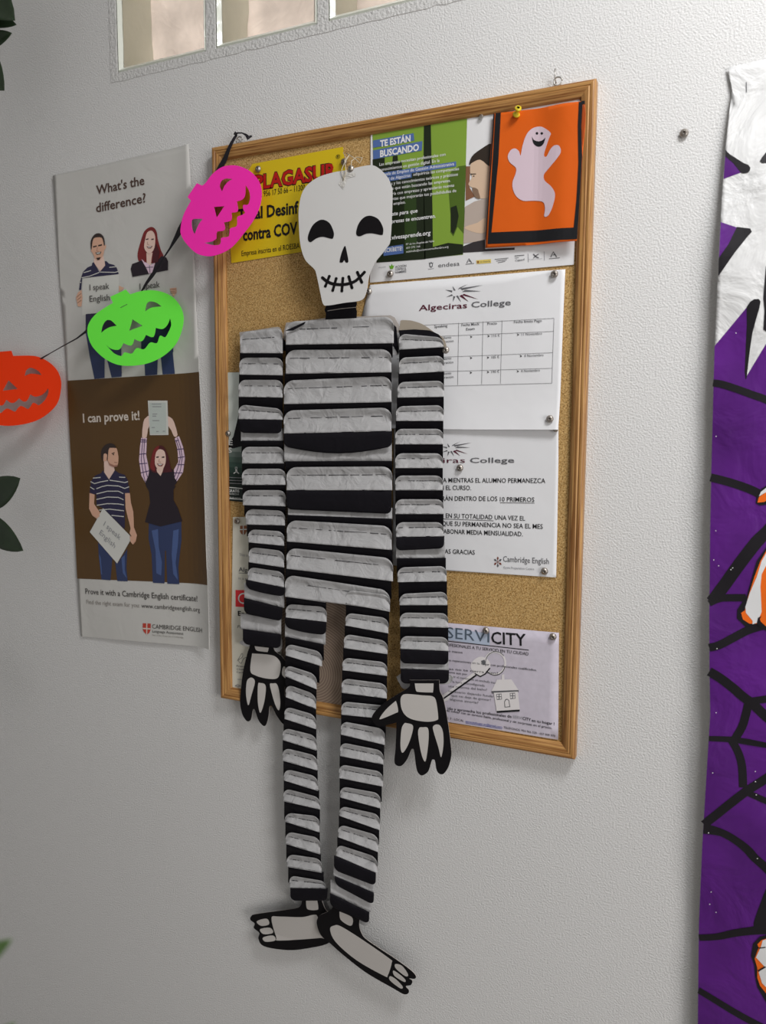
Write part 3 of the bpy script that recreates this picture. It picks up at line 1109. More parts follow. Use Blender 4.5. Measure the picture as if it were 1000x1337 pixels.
p.poly(CE((168, 491), (300, 495), (300, 595), (168, 588)), mat('signal_red_print', A(150, 36, 40, 148), 0.5, 0.2), 1)
cc = [CE((214 + 28 * math.cos(a), 540 + 28 * math.sin(a)))[0] for a in [math.radians(40 + i * 12) for i in range(24)]]
p.line(cc, 1.8, M_PALE, 2)
p.done()

# ================================================================== THE BIG POSTER LEFT OF THE BOARD
def curlP(x, z):
    xl, xr = -0.361 + (0.92 - z) * 0.034, -0.058 + (0.93 - z) * 0.030
    u = (x - xl) / (xr - xl)
    e = max(0.0, (u - 0.86) / 0.14)
    l = max(0.0, (0.10 - u) / 0.10)
    b = max(0.0, 1 - (z - 0.07) / 0.12)
    return 0.002 + 0.007 * e * e * (0.4 + 0.6 * min(1, max(0, (0.93 - z) / 0.5))) + 0.0012 * min(1.0, l) ** 2 + 0.004 * b * b * u + 0.0012 * math.sin(z * 21 + x * 6) * math.sin(x * 17)


post = Sheet('exam_poster', [(69, 229), (246, 188), (250, 260), (256, 400), (260.5, 487), (268, 660), (271.5, 764), (274, 848), (190, 838.5), (106, 831), (101, 750), (96, 660), (87.5, 497), (80, 390), (73, 290)],
             0.001, M_POSTER, 'tall exam poster of two people, white above and brown below, left of the board', 'poster', curl=curlP, step=0.012)
post.gap = 0.00025
K = lambda n, r, g, b, ref=146: mat(n, A(r, g, b, ref, 0.72), 0.38, 0.4)
p = post.part('brown_panel')
p.poly([(88, 497), (260.3, 485.5), (264, 560), (271.2, 764), (101, 755.5), (96, 660)], K('brown_print', 60, 42, 20), 0)
p.done()
t = post.part('headline')
M_DKB = K('dark_brown_ink', 50, 34, 28)
q5 = Z(60, 180, .2)
t.text("What's the", *q5((332, 371), (645, 305)), 11.8, M_DKB, weight=0.014)
t.text('difference?', *q5((330, 487), (655, 420)), 11.8, M_DKB, weight=0.014)
a = Z(60, 180, .2543)
a3 = Z(60, 480, .2844)
M_IVORY = K('ivory_ink', 146, 138, 130)
t.done()
t = post.part('slogan', 'ivory slogan')
t.text('I can prove it!', *a3((172, 252), (432, 239)), 11.4, M_IVORY, weight=0.022)
M_SOFT = K('soft_black_ink', 44, 42, 40)
t.done()
t = post.part('footer_text')
t.text('Prove it with a Cambridge English certificate!', *a3((183, 1038), (697, 1074)), 7.2, M_SOFT, weight=0.006)
t.text('Find the right exam for you:', *a3((188, 1084), (432, 1101)), 5.4, K('pale_grey_ink', 98, 94, 90))
t.text('www.cambridgeenglish.org', *a3((440, 1102), (708, 1122)), 5.8, M_SOFT)
t.done()
t = post.part('logo_text')
t.text('CAMBRIDGE ENGLISH', *a3((489, 1197), (718, 1216)), 5.6, M_SOFT)
t.text('Language Assessment', *a3((490, 1215), (632, 1227)), 3.6, M_SOFT)
t.text('Part of the University of Cambridge', *a3((490, 1230), (632, 1242)), 1.9, K('pale_grey_ink', 0, 0, 0))
t.done()
s = post.part('shield', 'red quartered shield')
M_SRED = K('shield_red_ink', 128, 44, 34)
s.poly(a3((445, 1173), (482, 1175), (482, 1202), (476, 1216), (464, 1226), (451, 1214), (445, 1202)), M_SRED, 1)
s.line(a3((464, 1173), (464, 1226)), 1.7, M_IVORY, 2)
s.line(a3((445, 1197), (482, 1199)), 1.7, M_IVORY, 2)
s.done()

SKIN, SKIN2 = K('skin_print', 150, 118, 100), K('pale_skin_print', 160, 138, 128)
HAIR, NAVY, REDH = K('black_hair_print', 34, 26, 24), K('navy_print', 30, 28, 48), K('red_hair_print', 84, 26, 26)
JEAN, JEAN2, BLK = K('denim_print', 32, 40, 66), K('worn_denim_print', 50, 64, 98), K('soft_black_print', 24, 18, 24)
PLAID, SIGNW = K('pink_plaid_print', 158, 138, 150), K('sign_white_print', 146, 146, 142)
m = post.part('printed_man', 'man in a striped navy polo, on the white half')
z = Z(90, 290, .0823)
m.poly(a((205, 905), (385, 890), (388, 1010), (300, 1030), (205, 1005)), NAVY, 1)
m.poly(a((203, 985), (300, 1000), (302, 1233), (250, 1238), (225, 1120)), JEAN, 1)
m.poly(a((300, 1000), (385, 1000), (390, 1226), (338, 1231), (305, 1100)), JEAN, 1)
m.poly(z((405, 540), (550, 540), (570, 640), (585, 690), (500, 780), (430, 690), (398, 640)), SKIN2, 1)
m.poly(z((375, 650), (400, 638), (490, 795), (580, 690), (575, 620), (600, 620), (640, 660), (720, 680), (765, 730), (795, 825), (215, 892), (200, 1075), (165, 1080), (180, 960), (205, 860), (230, 790), (300, 720), (370, 690)), NAVY, 2)
m.poly(z((365, 430), (385, 300), (420, 240), (520, 235), (552, 300), (568, 370), (592, 360), (592, 415), (566, 450), (550, 530), (500, 592), (470, 606), (430, 590), (390, 510), (375, 480), (354, 460)), SKIN, 3, smooth=3)
m.poly(z((360, 440), (352, 330), (370, 260), (410, 205), (470, 178), (530, 200), (566, 260), (578, 345), (566, 380), (550, 300), (520, 246), (420, 250), (385, 300), (370, 420)), HAIR, 4, smooth=3)
m.poly(z((440, 570), (515, 558), (492, 600), (462, 606)), HAIR, 4)
for e in (((390, 385), (450, 372), (448, 392), (394, 406)), ((472, 366), (532, 352), (532, 374), (474, 388))):
    m.poly(z(*e), HAIR, 4)
m.poly(z((425, 485), (525, 470), (505, 512), (450, 520)), HAIR, 4)
m.poly(z((442, 490), (512, 480), (498, 502), (455, 507)), SIGNW, 5)
m.line(z((462, 400), (448, 462), (478, 466)), 0.8, K('skin_shade_print', 112, 80, 68), 4)
for st in (((240, 805), (360, 770)), ((210, 885), (340, 858), (490, 800)), ((500, 795), (740, 800), (790, 785)), ((650, 720), (750, 710)), ((178, 955), (205, 960))):
    m.line(z(*st), 1.0, SIGNW, 4)
m.poly(z((150, 1120), (205, 1078), (222, 1200), (205, 1340), (150, 1340), (118, 1200)), SKIN, 3)
for k in range(3):
    m.line(z((130 + k * 8, 1195 + k * 45), (205, 1130 + k * 55)), 0.5, HAIR, 4)
m.poly(z((800, 1010), (880, 1045), (860, 1075), (800, 1105)), SKIN, 3)
m.poly(z((215, 890), (795, 826), (800, 1420), (212, 1480)), SIGNW, 0)
m.text('I speak', *a((228, 784), (328, 776)), 8.0, M_SOFT, 5)
m.text('English', *a((228, 843), (331, 835)), 8.2, M_SOFT, 5)
m.done()
m = post.part('printed_woman', 'red haired woman in a dark jacket, on the white half')
z = Z(160, 280, .09)
m.poly(a((490, 950), (650, 920), (655, 1100), (490, 1120)), JEAN, 1)
m.poly(a((505, 1100), (577, 1100), (572, 1216), (510, 1221)), JEAN, 1)
m.poly(a((588, 1095), (650, 1080), (663, 1211), (600, 1215)), JEAN, 1)
m.poly(z((230, 660), (222, 560), (270, 380), (320, 245), (400, 185), (462, 198), (500, 260), (512, 350), (560, 520), (600, 610), (560, 690), (430, 710), (340, 700), (260, 690)), REDH, 1, smooth=3)
m.poly(z((350, 560), (440, 555), (425, 640), (415, 750), (355, 700)), SKIN2, 2)
m.poly(z((280, 650), (330, 690), (410, 740), (470, 700), (440, 850), (385, 862)), PLAID, 2)
m.poly(z((145, 720), (230, 690), (280, 665), (340, 760), (388, 862), (432, 852), (485, 700), (570, 605), (640, 625), (665, 680), (665, 810), (150, 908), (125, 790)), BLK, 3)
m.poly(z((336, 360), (365, 265), (430, 238), (476, 300), (482, 400), (465, 500), (420, 562), (380, 570), (342, 530), (320, 470)), SKIN2, 4, smooth=3)
m.poly(z((330, 700), (350, 560), (342, 520), (300, 640)), REDH, 4)
m.poly(z((440, 700), (450, 540), (490, 420), (545, 540), (520, 690)), K('dark_red_hair_print', 52, 18, 22), 4)
for e in (((345, 360), (385, 348), (384, 366), (348, 374)), ((425, 358), (462, 350), (460, 368), (428, 374))):
    m.poly(z(*e), HAIR, 5)
m.poly(z((355, 465), (445, 460), (420, 495), (380, 495)), REDH, 5)
m.poly(z((368, 468), (434, 465), (415, 483), (384, 484)), SIGNW, 6)
m.line(z((372, 400), (366, 435), (392, 440)), 0.7, K('skin_shade_print', 0, 0, 0), 5)
m.line(z((345, 770), (450, 765)), 0.7, NAVY, 3)
m.line(z((395, 735), (405, 850)), 0.7, NAVY, 3)
m.poly(z((690, 1075), (785, 1062), (792, 1130), (748, 1198), (705, 1130)), SKIN, 3)
for k in range(3):
    m.line(z((700, 1090 + k * 26), (785, 1085 + k * 28)), 0.5, HAIR, 4)
m.text('I speak', *a((485, 780), (588, 768)), 8.4, M_SOFT, 5)
m.done()
m = post.part('printed_man', 'man looking sideways with a tilted sign, on the brown half')
z = Z(105, 560, .0898)
y4 = Z(105, 660, .0898)
m.poly(y4((260, 540), (470, 740), (440, 1088), (310, 1077), (270, 740)), JEAN, 1)
m.poly(y4((505, 800), (545, 840), (685, 630), (670, 900), (690, 1103), (540, 1098)), JEAN, 1)
m.poly(y4((275, 700), (300, 760), (320, 1000), (305, 1000)), JEAN2, 2)
m.poly(y4((600, 760), (650, 720), (650, 940), (680, 1060), (620, 980)), JEAN2, 2)
m.poly(z((345, 460), (400, 450), (490, 545), (505, 620), (420, 735), (350, 650)), SKIN2, 1)
m.poly(z((330, 600), (420, 735), (505, 600), (560, 640), (650, 670), (690, 740), (722, 932), (650, 937)) + y4((650, 310), (640, 340), (335, 40), (240, -10)) + z((235, 945), (210, 952), (140, 930), (160, 760), (220, 680), (310, 640)), NAVY, 2)
m.poly(z((340, 370), (400, 345), (430, 262), (520, 272), (546, 330), (560, 432), (545, 532), (500, 548), (440, 520), (395, 460), (342, 470)), SKIN, 3, smooth=3)
m.poly(z((314, 420), (312, 320), (350, 248), (430, 208), (500, 228), (522, 278), (432, 275), (412, 350), (402, 460), (390, 440), (396, 370), (345, 362), (340, 470)), HAIR, 4, smooth=2)
m.poly(z((400, 450), (430, 500), (500, 530), (546, 520), (545, 545), (490, 556), (430, 530)), K('skin_shade_print', 0, 0, 0), 4)
m.line(z((462, 360), (505, 345)), 1.1, HAIR, 4)
m.line(z((500, 485), (545, 490)), 0.9, K('skin_shade_print', 0, 0, 0), 4)
m.disc(z((488, 372))[0], 0.9, HAIR, 4)
for st in (((190, 715), (300, 705)), ((570, 700), (660, 705)), ((155, 765), (210, 795), (300, 770), (410, 750)), ((430, 745), (570, 765), (650, 780), (700, 765)), ((150, 845), (210, 880)),
           ((240, 870), (320, 838), (400, 820), (560, 830), (650, 865), (715, 840)), ((240, 945), (400, 905), (560, 905), (630, 940)), ((240, 1025), (400, 990), (560, 995), (635, 1030)),
           ((245, 1110), (400, 1085), (560, 1090), (640, 1105)), ((280, 1180), (430, 1165), (640, 1190)), ((460, 1255), (640, 1275))):
    m.line(z(*st), 1.1, SIGNW, 4)
m.poly(z((138, 932), (212, 952), (205, 1090), (295, 1220), (290, 1275), (250, 1312), (180, 1260), (132, 1160)), SKIN, 3)
m.poly(z((655, 935), (724, 932), (742, 1080), (775, 1200)) + y4((785, 320), (828, 430), (810, 520), (770, 568), (735, 520), (755, 460), (720, 400), (735, 330), (690, 150), (662, 40)), SKIN, 3)
m.poly(y4((335, 38), (756, 465), (540, 842), (143, 385)), SIGNW, 4)
m.text('I speak', *y4((342, 288), (578, 502)), 7.0, M_FAINT, 6)
m.text('English', *y4((282, 408), (500, 622)), 7.0, M_FAINT, 6)
m.poly(y4((190, 110), (230, 120), (296, 150), (255, 182), (200, 150)), SKIN, 6)
m.poly(y4((728, 440), (790, 470), (800, 520), (765, 560), (735, 520)), SKIN, 6)
m.done()
m = post.part('printed_woman', 'woman in a black waistcoat lifting a certificate, on the brown half')
z = Z(170, 515, .0898)
y6 = Z(170, 630, .1047)
m.poly(y6((235, 505), (640, 490), (642, 720), (602, 1060), (615, 1268), (465, 1262), (450, 850), (436, 850), (430, 1258), (285, 1250), (270, 900), (232, 700)), JEAN, 1)
m.poly(y6((270, 600), (350, 580), (360, 800), (400, 1000), (390, 1160), (330, 1130), (320, 850)), JEAN2, 2)
m.poly(y6((540, 600), (610, 580), (600, 760), (570, 1000), (600, 1220), (540, 1140), (520, 900)), JEAN2, 2)
m.poly(z((280, 312), (288, 440), (262, 500), (240, 625), (175, 622), (195, 400), (230, 340)), SKIN2, 1, smooth=2)
m.poly(z((528, 322), (590, 335), (640, 400), (692, 590), (640, 612), (600, 520), (545, 440)), SKIN2, 1, smooth=2)
for sl in (((165, 630), (245, 635), (235, 880), (270, 1060), (285, 1180), (225, 1285), (165, 1180), (132, 960), (145, 760)), ((650, 640), (712, 605), (770, 760), (798, 920), (770, 1130), (668, 1285), (635, 1200), (640, 1090), (702, 980), (690, 800))):
    m.poly(z(*sl), PLAID, 1)
for st in (((190, 640), (175, 800), (165, 960), (200, 1180), (225, 1270)), ((215, 640), (200, 900), (225, 1080), (255, 1200)), ((690, 630), (740, 780), (760, 920), (735, 1100), (668, 1260)), ((670, 660), (715, 800), (735, 920), (700, 1060), (650, 1200)),
           ((150, 660), (245, 665)), ((150, 690), (245, 690)), ((138, 870), (235, 860)), ((135, 1010), (250, 1000)), ((160, 1140), (280, 1110)), ((655, 680), (712, 665)), ((680, 800), (785, 790)), ((700, 920), (795, 905)), ((690, 1020), (790, 1020)), ((645, 1140), (760, 1140))):
    m.line(z(*st), 1.1, K('plaid_navy_print', 56, 44, 70), 2)
m.poly(z((240, 1337), (225, 1285), (270, 1180), (285, 1090), (380, 1120), (450, 1180), (500, 1105), (620, 1085), (645, 1130), (650, 1210), (690, 1270), (640, 1337)) + y6((575, 40), (545, 90), (545, 220), (600, 320), (655, 482), (530, 512), (380, 548), (190, 492), (255, 250), (240, 110)), BLK, 3)
m.poly(z((300, 1070), (320, 900), (360, 790), (430, 742), (500, 768), (560, 900), (600, 1080), (620, 1120), (500, 1135), (350, 1135)), K('dark_red_hair_print', 0, 0, 0), 4, smooth=3)
m.poly(z((300, 1060), (320, 900), (360, 790), (430, 745), (400, 850), (360, 980), (370, 1110)), REDH, 5, smooth=3)
m.poly(z((390, 1080), (490, 1075), (480, 1120), (450, 1185), (400, 1130)), SKIN2, 5)
m.poly(z((368, 960), (384, 850), (430, 798), (500, 818), (526, 900), (520, 1010), (470, 1102), (420, 1096), (375, 1030)), SKIN2, 6, smooth=3)
for e in (((388, 905), (428, 898), (426, 918), (390, 922)), ((470, 905), (510, 900), (508, 920), (472, 922))):
    m.poly(z(*e), HAIR, 7)
m.poly(z((398, 1005), (496, 1010), (470, 1045), (425, 1042)), REDH, 7)
m.poly(z((412, 1010), (484, 1014), (462, 1030), (430, 1028)), SIGNW, 8)
m.line(z((436, 940), (425, 980), (455, 984)), 0.7, K('skin_shade_print', 0, 0, 0), 7)
m.poly(z((260, 90), (546, 90), (561, 590), (290, 592)), SIGNW, 2)
m.poly(z((285, 122), (525, 120), (530, 570), (300, 572)), K('certificate_print', 132, 138, 134), 3)
for yy, x0, x1 in ((140, 320, 460), (178, 330, 460), (285, 330, 400), (315, 330, 385), (380, 330, 430), (480, 320, 365), (538, 385, 420), (535, 480, 515)):
    m.line(z((x0, yy), (x1, yy)), 0.9, M_FAINT, 4)
m.done()

# ================================================================== GHOST PENNANT PINNED ON THE JOB POSTER
def curlG(x, z):
    x0, x1 = 0.44, 0.575
    u = (x - x0) / (x1 - x0)
    v = (0.86 - z) / 0.2
    return 0.0025 + 0.003 * math.sin(max(0, min(1, u)) * 3.0) * max(0, min(1.2, v)) + 0.0022 * math.sin(v * 5 + u * 2.5) * u + 0.0078 * (lambda t: t * t * (3 - 2 * t))(max(0, min(1, (u - 0.6) / 0.34)))


gh = Sheet('ghost_pennant', G((245, 158), (300, 150), (868, 70), (895, 66), (908, 90), (914, 160), (910, 260), (890, 480), (868, 800), (850, 1080), (187, 1132), (200, 900), (220, 500)), 0.0118,
           mat('orange_tissue', A(212, 92, 8, 222), 0.45, 0.3, bump=(20, 0.25, 0.004, 2, 0.5)), 'orange pennant with a white ghost and black border, top right of the board', 'pennant', curl=curlG, step=0.006)
gh.gap = 0.0002
p = gh.part('black_border', 'black border')
p.poly(G((262, 156), (300, 150), (282, 500), (255, 780), (232, 1020), (828, 984), (848, 780), (862, 520), (858, 250), (866, 72), (893, 74), (884, 250), (890, 470), (872, 760), (852, 1068), (204, 1104), (222, 800), (244, 450)), M_BLACK, 1)
p.poly(G((245, 160), (255, 158), (236, 480), (212, 800), (198, 1000), (190, 1090), (188, 1050), (205, 800), (225, 480)), M_BLACK, 1)
p.poly(G((880, 68), (908, 64), (910, 90), (890, 92)), M_BLACK, 1)
p.done()
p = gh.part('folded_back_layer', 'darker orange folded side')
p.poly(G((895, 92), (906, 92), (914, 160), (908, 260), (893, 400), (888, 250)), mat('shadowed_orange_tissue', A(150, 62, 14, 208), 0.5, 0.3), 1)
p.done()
M_GH = mat('white_lilac_print', A(206, 186, 196, 220), 0.45, 0.3)
p = gh.part('ghost')
p.poly(G((500, 290), (540, 260), (590, 253), (630, 272), (662, 300), (652, 330), (628, 400), (613, 458), (630, 470), (660, 415), (690, 388), (722, 392), (735, 430), (715, 472), (645, 558), (612, 602), (618, 645), (660, 682), (690, 730), (688, 785), (665, 858), (640, 900), (614, 902), (620, 850), (606, 800), (540, 790), (460, 790), (410, 755), (386, 700), (386, 650), (408, 590), (408, 550), (365, 512), (350, 468), (370, 425), (402, 411), (430, 430), (443, 462), (455, 400), (475, 335)), M_GH, 1, smooth=4)
p.disc(G((562, 302))[0], 1.7, M_BLACK, 2)
p.disc(G((597, 302))[0], 1.7, M_BLACK, 2)
p.poly(G((526, 326), (540, 350), (575, 360), (605, 350), (622, 334), (612, 372), (590, 396), (560, 396), (535, 372)), M_BLACK, 2, smooth=4)
p.done()

# ================================================================== PUSH PINS
def pin(px, py, label, d=0.010, r=0.0052, m=M_PEWTER, name='push_pin', group='grey push pins on the board'):
    c = P(px, py, d + 0.003)
    v, f = lathe_y([(0.0008, d - 0.006), (0.0008, d), (r * .92, d + 0.0008), (r, d + 0.0016), (r * .93, d + 0.003), (r * .7, d + 0.0042), (r * .35, d + 0.0049)], c)
    o = link(name, mesh_from(name, v, f), m, smooth=True)
    return tag(o, label, 'pin', group)


PINS = [(336.5, 220.5, 'grey pin in the top left corner of the yellow notice', .0105), (448.5, 211, 'grey pin left of the skull string on the yellow notice', .0105),
        (457.5, 220, 'grey pin holding the string at the top of the skull', .0285),
        (509, 357.5, 'grey pin in the bottom left of the green job poster', .0110), (481, 380.5, 'grey pin at the top left corner of the price table letter', .0125),
        (723.4, 357.7, 'grey pin at the top right corner of the price table letter', .0125), (717.5, 547, 'grey pin at the bottom right corner of the price table letter', .0165),
        (725, 561, 'dark pin at the top right corner of the lower letter, under the curled page', .0115), (600, 611, 'grey pin under the heading of the lower letter', .0110),
        (710.5, 746, 'grey pin at the bottom right corner of the lower letter', .0110), (634, 823.6, 'grey pin inside the heading of the grey flyer', .0108),
        (721.5, 831.7, 'grey pin at the top right corner of the grey flyer', .0108), (297, 566, 'grey pin on the dark leaflet beside the left striped arm', .0105),
        (309, 680.5, 'grey pin on the cream certificate', .0105), (581.5, 457, 'grey pin at the right shoulder of the paper skeleton', .0330)]
for px, py, lb, d in PINS:
    o = pin(px, py, lb, d, 0.0036 if 'dark pin' in lb else 0.0052)
pin(893, 173.5, 'lone steel tack in the bare wall right of the board', 0.001, 0.0055, M_PEWTER, 'wall_tack', 'tacks in bare wall')
pin(628, 152, 'tiny silver tack at the top of the job poster', 0.0108, 0.0032, M_STEEL, 'silver_tack', 'small silver tacks')
# yellow push pin, a turned shape on its side
c = P(672, 148, 0.024)
M_YPIN = mat('yellow_plastic', (0.80, 0.62, 0.03), 0.3, 0.5)
v, f = lathe_y([(0.0006, 0.008), (0.0006, 0.0170), (0.0046, 0.0172), (0.0050, 0.0186), (0.0042, 0.0196), (0.0026, 0.0210), (0.0024, 0.0250), (0.0040, 0.0268), (0.0046, 0.0280), (0.0042, 0.0294), (0.002, 0.0298)], c)
me = mesh_from('yellow_push_pin', v, f)
piv = Vector((c[0], -0.017, c[1]))
me.transform(Matrix.Translation(piv) @ Matrix.Rotation(math.radians(-28), 4, 'X') @ Matrix.Rotation(math.radians(26), 4, 'Z') @ Matrix.Translation(-piv))
tag(link('yellow_push_pin', me, M_YPIN, smooth=True), 'yellow plastic push pin at the top of the ghost pennant', 'pin')

# ================================================================== PAPER SKELETON
M_TIS = mat('white_tissue_paper', (0.455, 0.45, 0.452), 0.7, 0.2, bump=(36, 0.8, 0.006, 6, 0.8))
M_BTIS = mat('black_tissue_paper', (0.008, 0.007, 0.010), 0.6, 0.15, bump=(50, 0.4, 0.003, 3, 1.0))
M_CARD = mat('white_card', (0.68, 0.67, 0.655), 0.5, 0.3)
M_BONE = mat('off_white_card_print', (0.62, 0.59, 0.56), 0.5, 0.3)
M_BCARD = mat('black_card', (0.007, 0.006, 0.007), 0.6, 0.15)
M_GCARD = mat('greyish_card', (0.46, 0.42, 0.39), 0.6, 0.2)
M_STITCH = mat('dark_fold_line', (0.07, 0.07, 0.075), 0.8, 0.1)
sk = empty('paper_skeleton', (0.25, 0, 0.3), 'hanging skeleton of black and white pleated paper with a smiling card skull', 'halloween decoration')


def pleats(name, rows, d0, seed, amp=0.0016, label=None):
    """rows: ('W', xl, xr, tl, tr, bl, br) white pleat; ('K', bl, br) black flap folded to the front with rounded corners."""
    verts, faces, idx = [], [], []
    N = 20
    dT, dC, dB = d0 + 0.0082, d0 + 0.0044, d0 + 0.0138

    def grid(xl, xr, ty, by, dfun, vrows, mi, rnd_top=0.0, rnd_bot=0.0, nz=1.0):
        o = len(verts)
        for v in vrows:
            for k in range(N + 1):
                # more columns near the corners so they look round
                rc = max(rnd_top, rnd_bot, 4.0)
                kk = min(k, N - k)
                e = rc * (1 - math.cos(math.pi / 2 * kk / 6)) if kk <= 6 else rc + (xr - xl - 2 * rc) * (kk - 6) / (N - 12)
                x = xl + e if k <= N // 2 else xr - e
                u = (x - xl) / (xr - xl)
                t, b = ty(u), by(u)
                e = min(x - xl, xr - x)
                if rnd_top and e < rnd_top:
                    t += 1.0 * (rnd_top - math.sqrt(max(0, rnd_top**2 - (rnd_top - e)**2)))
                if rnd_bot and e < rnd_bot:
                    b -= 1.0 * (rnd_bot - math.sqrt(max(0, rnd_bot**2 - (rnd_bot - e)**2)))
                y = t + (b - t) * v
                d = dfun(v) + amp * nz * noise.noise(Vector((x * .07, y * .11, seed))) + 0.6 * amp * nz * noise.noise(Vector((x * .2, y * .25, seed + 9)))
                wx, wz = P(x, y, d)
                verts.append((wx, -d, wz))
        for r in range(len(vrows) - 1):
            for k in range(N):
                q = o + r * (N + 1) + k
                faces.append((q, q + N + 1, q + N + 2, q + 1))
                idx.append(mi)

    lerp = lambda a, b: (lambda u: a + (b - a) * u)
    n = len(rows)
    for i, r in enumerate(rows):
        if r[0] == 'W':
            _, xl, xr, tl, tr, bl, br = r
            wid = xr - xl
            prevK = i > 0 and rows[i - 1][0] == 'K'
            h = ((bl - tl) + (br - tr)) / 2
            R = min(9.5 if wid < 90 else 13.0, h * .62)
            if prevK:
                grid(xl, xr, lerp(tl - 8, tr - 8), lerp(bl, br), lambda v: d0 + 0.003 + 0.0085 * v, [0, .25, .5, .75, 1], 0)
            else:
                sag = r[7] if len(r) > 7 else 0.0
                ty = (lambda u, a=tl, b=tr, s=sag: a + (b - a) * u + s * math.sin(math.pi * u))
                prof_ = lambda v: dT + (dC - dT) * (v / .34) if v < .34 else dC + (dB - dC) * ((v - .34) / .66) ** 1.15
                vr = [0, .12, .24, .34, .46, .58, .7, .82, .92, 1]
                if r[6] - r[4] < 5:
                    vr = [0, .3, .6, 1]
                grid(xl, xr, ty, lerp(bl, br), prof_, vr, 0, rnd_top=R)
                # dashed fold line
                if len(r) < 9:
                    rng = random.Random(int(tl * 7 + xl))
                    u = 0.03
                    while u < 0.95:
                        du = rng.uniform(0.04, 0.12)
                        if rng.random() < 0.86:
                            u2 = min(0.965, u + du)
                            o = len(verts)
                            wv = (0.55 + 0.45 * rng.random()) / max(8.0, h)
                            for uu in (u, (u + u2) / 2, u2):
                                for v in (.335, .335 + wv):
                                    x = xl + wid * uu
                                    y = (ty(uu)) + (bl + (br - bl) * uu - ty(uu)) * v
                                    d = prof_(v) + amp * noise.noise(Vector((x * .07, y * .11, seed))) + 0.6 * amp * noise.noise(Vector((x * .2, y * .25, seed + 9))) + 0.0005
                                    wx, wz = P(x, y, d)
                                    verts.append((wx, -d, wz))
                            for a in (0, 2):
                                faces.append((o + a, o + a + 1, o + a + 3, o + a + 2))
                                idx.append(2)
                        u += du + rng.uniform(0.0, 0.03)
            if i + 1 < n and rows[i + 1][0] == 'W':
                q = rows[i + 1]
                x0, x1 = (xl + q[1]) / 2, (xr + q[2]) / 2
                grid(x0, x1, lerp(bl - .6, br - .6), lerp(q[3] + 9, q[4] + 11), lambda v: dB - 0.0006 - (dB - d0) * min(1, v * 1.3), [0, .25, .5, .75, 1], 1, nz=.5)
        else:
            _, xl, xr, bl, br = r[:5]
            q = rows[i - 1]
            sag = r[5] if len(r) > 5 else 0.0
            grid(xl, xr, lerp(q[5] - .5, q[6] - .5), (lambda u, a=bl, b=br, s=sag: a + (b - a) * u + s * math.sin(math.pi * u)), lambda v: dB - 0.0004 + 0.0012 * math.sin(v * 3), [0, .25, .5, .75, .9, 1], 1, rnd_bot=7.0)
    me = mesh_from(name, verts, faces, idx)
    o = link(name, me, [M_TIS, M_BTIS, M_STITCH], sk, smooth=True)
    md = o.modifiers.new('thickness', 'SOLIDIFY')
    md.thickness = 0.00025
    md.offset = -1
    if label:
        o['label'] = label
    return o


W = 'W'
torso = [(W, 373, 514, 420, 413, 450, 448), (W, 373, 511, 457, 456, 488, 486), (W, 370.5, 511, 497, 491, 527.5, 525), (W, 370.5, 511, 536, 532, 566, 563),
         ('K', 370.5, 512, 583, 583, 9), (W, 371, 511.5, 583, 583, 603, 602.6), (W, 374, 512, 610, 609, 640, 640), ('K', 374, 511, 665, 671),
         (W, 376, 512, 667, 671, 673, 678), (W, 374.5, 511.5, 679, 687, 707, 718), (W, 374, 513, 715, 729, 742.5, 759), (W, 372, 509, 750, 771, 779, 797)]
pleats('torso', torso, 0.026, 1.0)
arm_l = [(W, 313.5, 369, 434, 428, 461, 461), (W, 312.5, 369, 467, 467, 489, 490), (W, 311.5, 369, 496, 496, 518, 519), (W, 311.5, 369, 528, 534, 547, 548),
         ('K', 312, 368, 565, 566), (W, 314.5, 369.5, 566, 567, 576, 576), (W, 316, 370.6, 583.5, 583.5, 605, 605), (W, 316, 372.6, 612, 612, 633, 633), (W, 317, 373, 640, 640, 659.5, 661),
         (W, 320.7, 372, 664.5, 667, 684.7, 686), (W, 324, 371, 691, 694, 708, 712.6), (W, 324.7, 371, 714, 719.5, 734, 741), (W, 323.5, 371, 740, 747, 757, 767),
         ('K', 321, 372, 768, 779, 1.5), (W, 319, 371, 769, 780, 781, 793.7), ('K', 318.4, 368.6, 801, 811.5), (W, 314, 367, 809, 812, 821.6, 828.7), ('K', 317, 366.7, 841, 847)]
pleats('arm', arm_l, 0.0225, 2.0)
arm_r = [(W, 521, 579, 435.5, 441, 456.5, 453), (W, 521, 579.6, 467, 464.4, 488, 485), (W, 519, 579.6, 499, 497, 519, 518), (W, 517, 579, 530.6, 529, 549.5, 549.5), (W, 516, 578.5, 560, 560, 580, 580),
         (W, 516, 578, 592, 592, 611, 611), (W, 516, 578, 621, 621, 640, 640), (W, 516, 579, 652, 652, 671, 671), (W, 517, 579, 682, 682, 701, 700), ('K', 517, 580, 719, 716),
         (W, 517, 581, 719, 716, 729.7, 729), (W, 519, 583, 741, 739, 760, 759), (W, 521.5, 584, 775.6, 772.5, 790, 790), (W, 522, 585, 800, 800.7, 818, 819.5), (W, 522.6, 585.4, 830.5, 832, 847, 850),
         ('K', 522.6, 585.4, 866, 868), (W, 522.6, 585.6, 866, 867, 873.7, 875.6), ('K', 523, 586, 892.5, 892.5)]
pleats('arm', arm_r, 0.026, 3.0)
